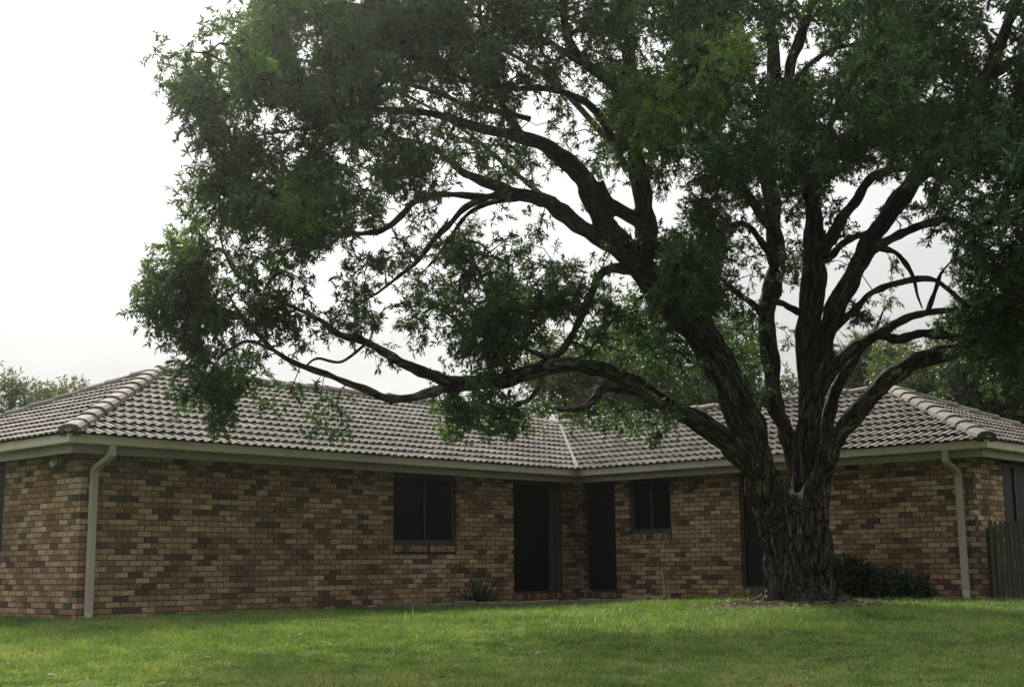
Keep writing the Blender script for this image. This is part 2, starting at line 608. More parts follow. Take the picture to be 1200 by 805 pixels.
# wall cores (mortar) with openings
wall_objs = {}
for key, w in WALLS.items():
    mb = MB()
    cuts = sorted({0.0, w.L} | {v for a, b, _, _ in OPEN[key] for v in (a, b)})
    for a, b in zip(cuts[:-1], cuts[1:]):
        op = next((o for o in OPEN[key] if abs(o[0] - a) < 1e-6 and abs(o[1] - b) < 1e-6), None)
        lo = a + (0.008 if a == 0 else 0.006)
        hi = b - 0.006
        if op:
            w.hexa(mb, a - 0.006, b + 0.006, BASE, op[2] - 0.006, -0.105, -0.011)
        else:
            w.hexa(mb, lo, hi, BASE, WTOP, -0.105, -0.011)
    wall_objs[key] = mb.build('wall', MORTAR, house)

# the largest-showing 300 bricks are objects, the rest one mesh
def cam_dist(q): return float(np.linalg.norm(np.array(q) - CAM))
rest_mb = MB()
variants = [brick_mesh(BL - 0.014, t) for t in (0.03, 0.12, 0.27, 0.38, 0.52, 0.6, 0.66, 0.72, 0.78, 0.86)]
vt = [0.03, 0.12, 0.27, 0.38, 0.52, 0.6, 0.66, 0.72, 0.78, 0.86]
scored = sorted(range(len(all_bricks)), key=lambda i: cam_dist(WALLS[all_bricks[i][0]].p((all_bricks[i][1] + all_bricks[i][2]) / 2, all_bricks[i][3], 0)))
chosen = set()
for i in scored:
    k, a, b, z0, z1 = all_bricks[i]
    if abs((b - a) - (BL - 0.014)) < 1e-4 and z0 > -0.05:
        chosen.add(i)
        if len(chosen) == 300: break
for i, (k, a, b, z0, z1) in enumerate(all_bricks):
    w = WALLS[k]
    t = brick_tint()
    jn = random.gauss(0, 0.0016)
    if i in chosen:
        v = min(range(10), key=lambda q: abs(vt[q] - t))
        o = new_obj('brick', variants[v], wall_objs[k], BRICK)
        q = w.p((a + b) / 2, z0, jn)
        ang = math.atan2(w.u[1], w.u[0])
        # local +y is outward normal reversed: mesh spans y -0.1..0, face at y=0 side must point outward
        o.location = q
        nrm = Vector((w.n[0], w.n[1], 0))
        uu = Vector((w.u[0], w.u[1], 0))
        xx = nrm.cross(Vector((0, 0, 1)))
        o.rotation_euler = Matrix((xx, nrm, Vector((0, 0, 1)))).transposed().to_euler()
    else:
        w.hexa(rest_mb, a, b, z0, z1, -0.1, jn, t)
tag(rest_mb.build('bricks', BRICK, house), kind='stuff')

# back walls and inner floor in the dimmed room colour
mb = MB()
mb.box(0.0, LA + WB, WA - 0.11, WA, BASE, WTOP)
mb.box(LA + WB - 0.11, LA + WB, -LB + 0.2, WA - 0.115, BASE, WTOP)
mb.build('rear_wall', MORTAR, house)
mb = MB()
mb.box(1.0, LA + WB - 0.2, 1.4, WA - 0.2, 0.0, 0.05)
mb.box(LA + 1.2, LA + WB - 0.2, -LB + 1.0, 1.38, 0.0, 0.05)
mb.build('floor', DARKROOM, house)


def window(w, u0, u1, z0, zt, split=0.5, sill=True, name='window'):
    n0 = -0.075
    f = MB()
    fw = 0.045
    w.hexa(f, u0 + 0.004, u0 + fw, z0 + 0.003, zt, n0 - 0.04, n0 + 0.02)
    w.hexa(f, u1 - fw, u1 - 0.004, z0 + 0.003, zt, n0 - 0.04, n0 + 0.02)
    w.hexa(f, u0 + fw, u1 - fw, z0 + 0.003, z0 + fw, n0 - 0.04, n0 + 0.02)
    w.hexa(f, u0 + fw, u1 - fw, zt - fw, zt, n0 - 0.04, n0 + 0.02)
    win = f.build(name, FRAME, house)
    um = u0 + (u1 - u0) * split
    for (a, b, nn) in ((u0 + fw, um + 0.02, n0 - 0.018), (um - 0.02, u1 - fw, n0 + 0.004)):
        s = MB()
        e = 0.032
        w.hexa(s, a + 0.002, a + e, z0 + fw + .002, zt - fw - .002, nn - 0.009, nn + 0.009)
        w.hexa(s, b - e, b - 0.002, z0 + fw + .002, zt - fw - .002, nn - 0.009, nn + 0.009)
        w.hexa(s, a + e, b - e, z0 + fw + .002, z0 + fw + e, nn - 0.009, nn + 0.009)
        w.hexa(s, a + e, b - e, zt - fw - e, zt - fw - .002, nn - 0.009, nn + 0.009)
        s.build('sash', FRAME, win)
        g = MB()
        w.hexa(g, a + e - 0.004, b - e + 0.004, z0 + fw + e - 0.004, zt - fw - e + 0.004, nn - 0.003, nn + 0.003)
        g.build('pane', GLASS, win)
    if sill:
        k = int((u1 - u0 + 0.01) / COURSE)
        pitch = (u1 - u0) / k
        sm = MB()
        w.hexa(sm, u0 + .004, u1 - .004, z0 - 0.125, z0 - 0.012, -0.1, 0.006)
        sm.build('sill_bed', MORTAR, win)
        for i in range(k):
            b = MB()
            a = u0 + i * pitch + 0.005
            t = brick_tint() * 0.8
            c0, c1 = a, a + pitch - 0.01
            zf = z0 - 0.028
            b.hexa([w.p(c0, z0 - 0.13, 0.03), w.p(c1, z0 - 0.13, 0.03), w.p(c1, z0 - 0.13, -0.098), w.p(c0, z0 - 0.13, -0.098),
                    w.p(c0, zf, 0.04), w.p(c1, zf, 0.04), w.p(c1, z0, -0.098), w.p(c0, z0, -0.098)], t)
            b.build('sill_brick', BRICK, win)
    # dark sheet added to stand for the dim room behind the glass
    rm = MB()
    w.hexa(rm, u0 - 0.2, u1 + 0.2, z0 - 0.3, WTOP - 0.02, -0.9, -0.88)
    rm.build('dark_backing', DARKROOM, win)
    return win


HT = WTOP - 0.03
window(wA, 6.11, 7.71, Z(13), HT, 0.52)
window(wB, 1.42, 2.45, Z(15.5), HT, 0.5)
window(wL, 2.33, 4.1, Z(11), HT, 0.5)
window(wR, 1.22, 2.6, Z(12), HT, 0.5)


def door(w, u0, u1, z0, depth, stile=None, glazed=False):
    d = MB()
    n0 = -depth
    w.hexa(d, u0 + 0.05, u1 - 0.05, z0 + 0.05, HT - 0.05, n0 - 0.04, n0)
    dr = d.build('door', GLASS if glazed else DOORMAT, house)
    f = MB()
    w.hexa(f, u0 + 0.004, u0 + 0.05, z0 + 0.002, HT, n0 - 0.05, n0 + 0.03)
    w.hexa(f, u1 - 0.05, u1 - 0.004, z0 + 0.002, HT, n0 - 0.05, n0 + 0.03)
    w.hexa(f, u0 + 0.05, u1 - 0.05, HT - 0.05, HT, n0 - 0.05, n0 + 0.03)
    w.hexa(f, u0 + 0.05, u1 - 0.05, z0 + 0.002, z0 + 0.05, n0 - 0.05, n0 + 0.04)
    f.build('door_frame', FRAME, dr)
    for (a, b) in stile or []:
        s = MB()
        w.hexa(s, a, b, z0 + 0.052, HT - 0.052, n0 + 0.002, n0 + 0.04)
        s.build('stile', POST, dr)
    h = MB()
    w.hexa(h, u0 + 0.10, u0 + 0.125, z0 + 0.95, z0 + 1.1, n0 + 0.002, n0 + 0.05)
    h.build('handle', FRAME, dr)
    st = MB()
    k = max(3, int((u1 - u0) / COURSE))
    pt = (u1 - u0) / k
    for i in range(k):
        w.hexa(st, u0 + i * pt + .005, u0 + (i + 1) * pt - .005, z0 - 0.1, z0, -0.16, 0.035, brick_tint() * .8)
    st.build('step', BRICK, dr)
    return dr


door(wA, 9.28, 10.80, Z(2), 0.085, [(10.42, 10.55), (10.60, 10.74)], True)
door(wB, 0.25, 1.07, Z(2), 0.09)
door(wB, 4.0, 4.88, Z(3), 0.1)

# ---- eaves: soffit, fascia, gutters swept round the outline
OUT = [(-OV, -OV), (LA - OV, -OV), (LA - OV, -LB - OV), (LA + WB + OV, -LB - OV), (LA + WB + OV, WA + OV), (-OV, WA + OV)]


def offset_outline(d):
    """move every side of the outline d metres outward (counter-clockwise as seen from above is inside-left)"""
    n = len(OUT); res = []
    for i in range(n):
        p0, p1, p2 = Vector(OUT[i - 1]), Vector(OUT[i]), Vector(OUT[(i + 1) % n])
        e1, e2 = (p1 - p0).normalized(), (p2 - p1).normalized()
        n1, n2 = Vector((e1.y, -e1.x)), Vector((e2.y, -e2.x))
        bis = (n1 + n2)
        bis = bis / bis.length_squared * 2 * d
        res.append(p1 + bis)
    return res


def sweep(profile, name, mat, closed=True):
    """profile: list of (outward offset, z); one object per side of the house, mitred"""
    rings = [offset_outline(d) for d, _ in profile]
    n = len(OUT); k = len(profile)
    for i in range(n):
        j = (i + 1) % n
        mb = MB()
        vs = [(rings[q][i].x, rings[q][i].y, profile[q][1]) for q in range(k)] + [(rings[q][j].x, rings[q][j].y, profile[q][1]) for q in range(k)]
        fs = [(q, (q + 1) % k, k + (q + 1) % k, k + q) for q in range(k if closed else k - 1)]
        mb.add(vs, fs)
        mb.build(name, mat, house)


# gutter front at the outline, fascia 0.11 behind it
sweep([(-0.105, HG - 0.13), (-0.012, HG - 0.132), (0.0, HG - 0.118), (0.002, HG - 0.03), (0.012, HG - 0.018), (0.012, HG - 0.004),
       (0.0, HG), (-0.008, HG - 0.006), (-0.004, HG - 0.03), (-0.01, HG - 0.11), (-0.10, HG - 0.115), (-0.105, HG - 0.02), (-0.108, HG - 0.02)], 'gutter', PAINT)
sweep([(-0.165, 2.365), (-0.142, 2.365), (-0.142, HG - 0.01), (-0.165, HG - 0.01)], 'fascia', FASCIA)
sweep([(-OV - 0.02, 2.40), (-0.167, 2.39), (-0.167, 2.405), (-OV - 0.02, 2.415)], 'soffit', SOFFIT)

# ---- roof
T_A, T_B = WA / 2 + OV, WB / 2 + OV
sp = math.atan(TP); cp, snp = math.cos(sp), math.sin(sp)
RZ = HG - 0.02         # tile bed height at the eave line
roofmb = MB()
zA, zB = RZ + T_A * TP, RZ + T_B * TP
Vv = {'L0': (-OV, -OV, RZ), 'I': (LA - OV, -OV, RZ), 'R0': (LA - OV, -LB - OV, RZ), 'R1': (LA + WB + OV, -LB - OV, RZ),
      'BR': (LA + WB + OV, WA + OV, RZ), 'BL': (-OV, WA + OV, RZ), 'AL': (WA / 2, WA / 2, zA), 'AR': (LA + WB + OV - T_A, WA / 2, zA),
      'BN': (LA + WB / 2, -LB + WB / 2, zB), 'BX': (LA + WB / 2, -OV + T_B, zB)}
rf = [('L0', 'I', 'BX', 'AR', 'AL'), ('BL', 'L0', 'AL'), ('I', 'R0', 'BN', 'BX'), ('R0', 'R1', 'BN'), ('R1', 'BR', 'AR', 'BX', 'BN'), ('BR', 'BL', 'AL', 'AR')]
ks = list(Vv)
me = bpy.data.meshes.new('roof')
me.from_pydata([Vv[k] for k in ks], [], [tuple(ks.index(q) for q in f) for f in rf])
me.update()
roof = new_obj('roof', me, house, SARK)

GA, TW, LIP = 0.32, 0.33, 0.054


def roll(u):
    """height of a two-roll tile profile, u in 0..1 over the tile width"""
    q = (u * 2) % 1.0
    return 0.029 * max(0.0, math.sin(math.pi * min(1, max(0, (q - 0.30) / 0.70)))) ** 0.8


PU = [0.0, 0.15, 0.24, 0.32, 0.41, 0.5, 0.65, 0.74, 0.82, 0.91, 0.995]


def tile_geo():
    vs = []
    for (t, n) in ((0.0, LIP - 0.015), (-0.003, LIP), (GA + 0.07, 0.006)):
        for u in PU:
            r = roll(u if u < 0.99 else 0.0)
            vs.append((u * TW, t, n + r))
    k = len(PU)
    fs = []
    for rr in range(2):
        for i in range(k - 1):
            fs.append((rr * k + i, rr * k + i + 1, (rr + 1) * k + i + 1, (rr + 1) * k + i))
    return vs, fs


TV, TF = tile_geo()
tvars = []
tv_t = [0.1, 0.3, 0.42, 0.5, 0.58, 0.7, 0.92]
for t in tv_t:
    mb = MB()
    mb.add(TV, TF, t)
    tm = bpy.data.meshes.new('roof_tile')
    tm.from_pydata(mb.v, [], mb.f)
    tm.attributes.new('tint', 'FLOAT', 'POINT').data.foreach_set('value', np.full(len(TV), t, np.float32))
    tm.materials.append(TILE)
    tm.update()
    tvars.append(tm)

FACETS = [  # eave origin, eave direction, inward direction, eave length, t max (plan), limits: list of (plan point, plan outward normal)
    ((-OV, -OV), (1, 0), (0, 1), LA + 4, T_A, [((-OV, -OV), (-1, 1)), ((LA - OV, -OV), (1, -1)), ((LA + WB + OV, -OV), (1, 1))]),
    ((-OV, WA + OV), (0, -1), (1, 0), WA + 2 * OV, T_A, [((-OV, WA + OV), (1, 1)), ((-OV, -OV), (1, -1))]),
    ((LA - OV, -OV + 3.2), (0, -1), (1, 0), LB + 3.2, T_B, [((LA - OV, -OV), (-1, 1)), ((LA - OV, -LB - OV), (1, -1))]),
    ((LA - OV, -LB - OV), (1, 0), (0, 1), WB + 2 * OV, T_B, [((LA - OV, -LB - OV), (-1, 1)), ((LA + WB + OV, -LB - OV), (1, 1))]),
]
tiles = []      # (matrix, dist)
cutV, cutF, cutT = [], [], []
for fo, fs_, ft, fl, tmax, lims in FACETS:
    S, T3 = Vector((*fs_, 0)), Vector((ft[0] * cp, ft[1] * cp, snp))
    N = S.cross(T3)
    if N.z < 0: N = -N
    nrow = int(math.ceil(tmax / cp / GA))
    bm = bmesh.new()
    lay = bm.verts.layers.float.new('tint')
    for r in range(nrow):
        t0 = -0.06 + r * GA
        s = -0.1 - (0.0 if r % 2 else 0.0)
        while s < fl:
            jit = random.gauss(0, 0.004)
            base = Vector((*fo, RZ)) + S * s + T3 * (t0 + jit) + N * (0.012 + random.gauss(0, 0.002))
            M = Matrix((S, T3, N)).transposed().to_4x4()
            M.translation = base
            M = M @ Matrix.Rotation(random.gauss(0, 0.006), 4, 'Z') @ Matrix.Rotation(random.gauss(0, 0.005), 4, 'Y')
            crossing, out = False, False
            for (lp, ln) in lims:
                nn = Vector(ln).normalized()
                ds = [(Vector((p.x, p.y)) - Vector(lp)).dot(nn) for p in (M @ Vector((a, b, 0)) for a in (0, TW) for b in (0, GA))]
                if min(ds) > 0: out = True
                elif max(ds) > -0.005: crossing = True
            if not out:
                if crossing or t0 + GA > tmax / cp:
                    t = random.gauss(0.5, 0.2)
                    vv = []
                    for p in TV:
                        v = bm.verts.new(M @ Vector(p)); v[lay] = t; vv.append(v)
                    for f in TF: bm.faces.new([vv[i] for i in f])
                else:
                    tiles.append(M)
            s += TW
    planes = [(Vector((*lp, 0)), Vector((*ln, 0))) for lp, ln in lims]
    top = Vector((fo[0] + ft[0] * tmax, fo[1] + ft[1] * tmax, 0))
    planes.append((top, Vector((*ft, 0))))
    for co, no in planes:
        bmesh.ops.bisect_plane(bm, geom=bm.verts[:] + bm.edges[:] + bm.faces[:], plane_co=co, plane_no=no.normalized(), clear_outer=True)
    bmesh.ops.triangulate(bm, faces=bm.faces[:])
    bm.verts.index_update()
    b0 = sum(len(v) for v in cutV)
    cutV.append(np.array([v.co[:] for v in bm.verts]))
    cutT.append(np.array([v[lay] for v in bm.verts]))
    cutF.append(np.array([[v.index for v in f.verts] for f in bm.faces]) + b0)
    bm.free()

tiles.sort(key=lambda M: cam_dist(M.translation))
for M in tiles[:300]:
    o = new_obj('roof_tile', random.choice(tvars[1:6] if random.random() < 0.45 else tvars), roof)
    o.matrix_world = M
k = len(TV)
base_v = np.array([(*p, 1.0) for p in TV])
Vs, Fs, Ts = [], [], []
for q, M in enumerate(tiles[300:]):
    Vs.append((base_v @ np.array(M).T)[:, :3]); Fs.append(np.array(TF) + q * k)
    Ts.append(np.full(k, np.clip(random.gauss(0.48, 0.27), 0, 1)))
nq = len(Vs) * k
qf = np.vstack(Fs)
tri_ = np.vstack([qf[:, [0, 1, 2]], qf[:, [0, 2, 3]], np.vstack(cutF) + nq])
me1 = np_mesh('roof_tiles', np.vstack(Vs + cutV), tri_, {'tint': np.clip(np.concatenate(Ts + cutT), 0, 1)})
tag(new_obj('roof_tiles', me1, roof, TILE), kind='stuff')


# ---- hip and ridge caps, valley strip
def cap_mesh(tint, length=0.5):
    prof = [(-0.165, -0.06), (-0.145, -0.004), (-0.09, 0.036), (0.0, 0.05), (0.09, 0.036), (0.145, -0.004), (0.165, -0.06)]
    mb = MB()
    rows = []
    for (x, sc, dz) in ((0.0, 1.02, -0.006), (0.0, 1.03, 0.014), (0.05, 1.02, 0.013), (0.055, 1.0, 0.010), (length, 0.96, -0.014)):
        s2 = sc if not (x == 0.0 and dz < 0) else sc * 0.86
        rows.append([(x, a * s2, b * s2 + dz) for a, b in prof])
    kk = len(prof)
    vs = [p for r in rows for p in r]
    fs = []
    for r in range(len(rows) - 1):
        for i in range(kk - 1):
            fs.append((r * kk + i, r * kk + i + 1, (r + 1) * kk + i + 1, (r + 1) * kk + i))
    fs.append(tuple(range(kk)))
    mb.add(vs, fs, tint)
    me = mb.mesh('ridge_cap')
    me.materials.append(TILE)
    return me


caps = [cap_mesh(t) for t in (0.12, 0.3, 0.42, 0.55)]


def cap_line(p0, p1, lift=0.085, start=0.0):
    p0, p1 = Vector(p0), Vector(p1)
    d = (p1 - p0); L = d.length; d.normalize()
    side = Vector((0, 0, 1)).cross(d).normalized()
    up = d.cross(side)
    nn = max(1, round((L - start) / 0.44)); st = (L - start) / nn
    for i in range(nn):
        o = new_obj('ridge_cap', random.choice(caps), roof)
        M = Matrix((d, side, up)).transposed().to_4x4()
        M.translation = p0 + d * (start + i * st) + up * (lift + random.gauss(0, 0.003))
        M = M @ Matrix.Rotation(random.gauss(0, 0.012), 4, 'Z')
        o.matrix_world = M @ Matrix.Diagonal((st / 0.44, 1, 1, 1))
    mb = MB()     # mortar bedding under the caps
    q = [p0 + d * start, p1]
    for e in (0,):
        vs = []
        for p in q:
            for a, b in ((-0.15, -0.07), (-0.12, 0.045), (0.12, 0.045), (0.15, -0.07)):
                vs.append(p + side * a + up * (lift - 0.04 + b))
        mb.add(vs, [(0, 1, 5, 4), (1, 2, 6, 5), (2, 3, 7, 6), (0, 3, 2, 1), (4, 5, 6, 7)])
    mb.build('ridge_bedding', MORTAR, roof)


cap_line(Vv['L0'], Vv['AL'], start=0.03)
cap_line(Vv['BL'], Vv['AL'])
cap_line(Vv['R0'], Vv['BN'], start=0.03)
cap_line(Vv['R1'], Vv['BN'])
cap_line(Vv['AL'], Vv['AR'])
cap_line(Vv['BN'], Vv['BX'])
vd = (Vector(Vv['BX']) - Vector(Vv['I'])).normalized()
vs_ = Vector((0, 0, 1)).cross(vd).normalized()
vu = vd.cross(vs_)
mb = MB()
vs = []
for p in (Vector(Vv['I']) - vd * 0.02, Vector(Vv['BX'])):
    for a, b in ((-0.032, 0.095), (-0.02, 0.104), (0, 0.09), (0.02, 0.104), (0.032, 0.095)):
        vs.append(p + vs_ * a + vu * b)
mb.add(vs, [(0, 1, 6, 5), (1, 2, 7, 6), (2, 3, 8, 7), (3, 4, 9, 8)])
mb.build('valley_strip', VALLEY, roof)


# ---- downpipes
def pipe_box(mb, path, w, d, sidev):
    """rectangular pipe along path; sidev = horizontal direction of its width"""
    sidev = Vector(sidev)
    prev = None
    P = [Vector(p) for p in path]
    ring = []
    for i, p in enumerate(P):
        a = (P[i] - P[i - 1]).normalized() if i else (P[1] - P[0]).normalized()
        b = (P[i + 1] - P[i]).normalized() if i < len(P) - 1 else a
        t = (a + b).normalized()
        sc = 1 / max(0.5, t.dot(a))
        dep = sidev.cross(t).normalized()
        ring.append([p + sidev * w / 2 * x + dep * d / 2 * sc * y for x, y in ((-1, -1), (1, -1), (1, 1), (-1, 1))])
    vs = [q for r in ring for q in r]
    fs = [(0, 1, 2, 3), tuple(len(vs) - 4 + i for i in (3, 2, 1, 0))]
    for i in range(len(ring) - 1):
        for k in range(4):
            fs.append((i * 4 + k, i * 4 + (k + 1) % 4, (i + 1) * 4 + (k + 1) % 4, (i + 1) * 4 + k))
    mb.add(vs, fs)


mb = MB()
gl = float(ground_z(0.17, -0.05))
pipe_box(mb, [(0.21, -0.45, 2.50), (0.21, -0.45, 2.36), (0.20, -0.40, 2.31), (0.175, -0.11, 2.19), (0.17, -0.06, 2.12), (0.17, -0.06, gl + 0.11)], 0.10, 0.075, (1, 0, 0))
dp = mb.build('downpipe', PIPE, house)
mb = MB(); pipe_box(mb, [(0.17, -0.06, gl + 0.125), (0.17, -0.06, gl - 0.15)], 0.092, 0.07, (1, 0, 0)); mb.build('pipe_end', PIPE_END, dp)
for zz in (0.45, 1.6):
    mb = MB(); pipe_box(mb, [(0.17, -0.06, zz), (0.17, -0.06, zz + 0.025)], 0.112, 0.088, (1, 0, 0)); mb.build('bracket', PIPE, dp)
mb = MB()
gr = float(ground_z(LA - .05, -8.3))
X = LA
pipe_box(mb, [(X - .45, -8.28, 2.50), (X - .45, -8.28, 2.33), (X - .40, -8.285, 2.28), (X - .11, -8.30, 2.17), (X - .06, -8.30, 2.10), (X - .06, -8.30, gr + 0.16)], 0.10, 0.075, (0, -1, 0))
dp = mb.build('downpipe', PIPE, house)
mb = MB(); pipe_box(mb, [(X - .06, -8.30, gr + 0.17), (X - .06, -8.30, gr - 0.1)], 0.092, 0.07, (0, 1, 0)); mb.build('pipe_end', PIPE_END, dp)
for zz in (0.3, 1.5):
    mb = MB(); pipe_box(mb, [(X - .06, -8.30, zz), (X - .06, -8.30, zz + 0.025)], 0.112, 0.088, (0, 1, 0)); mb.build('bracket', PIPE, dp)

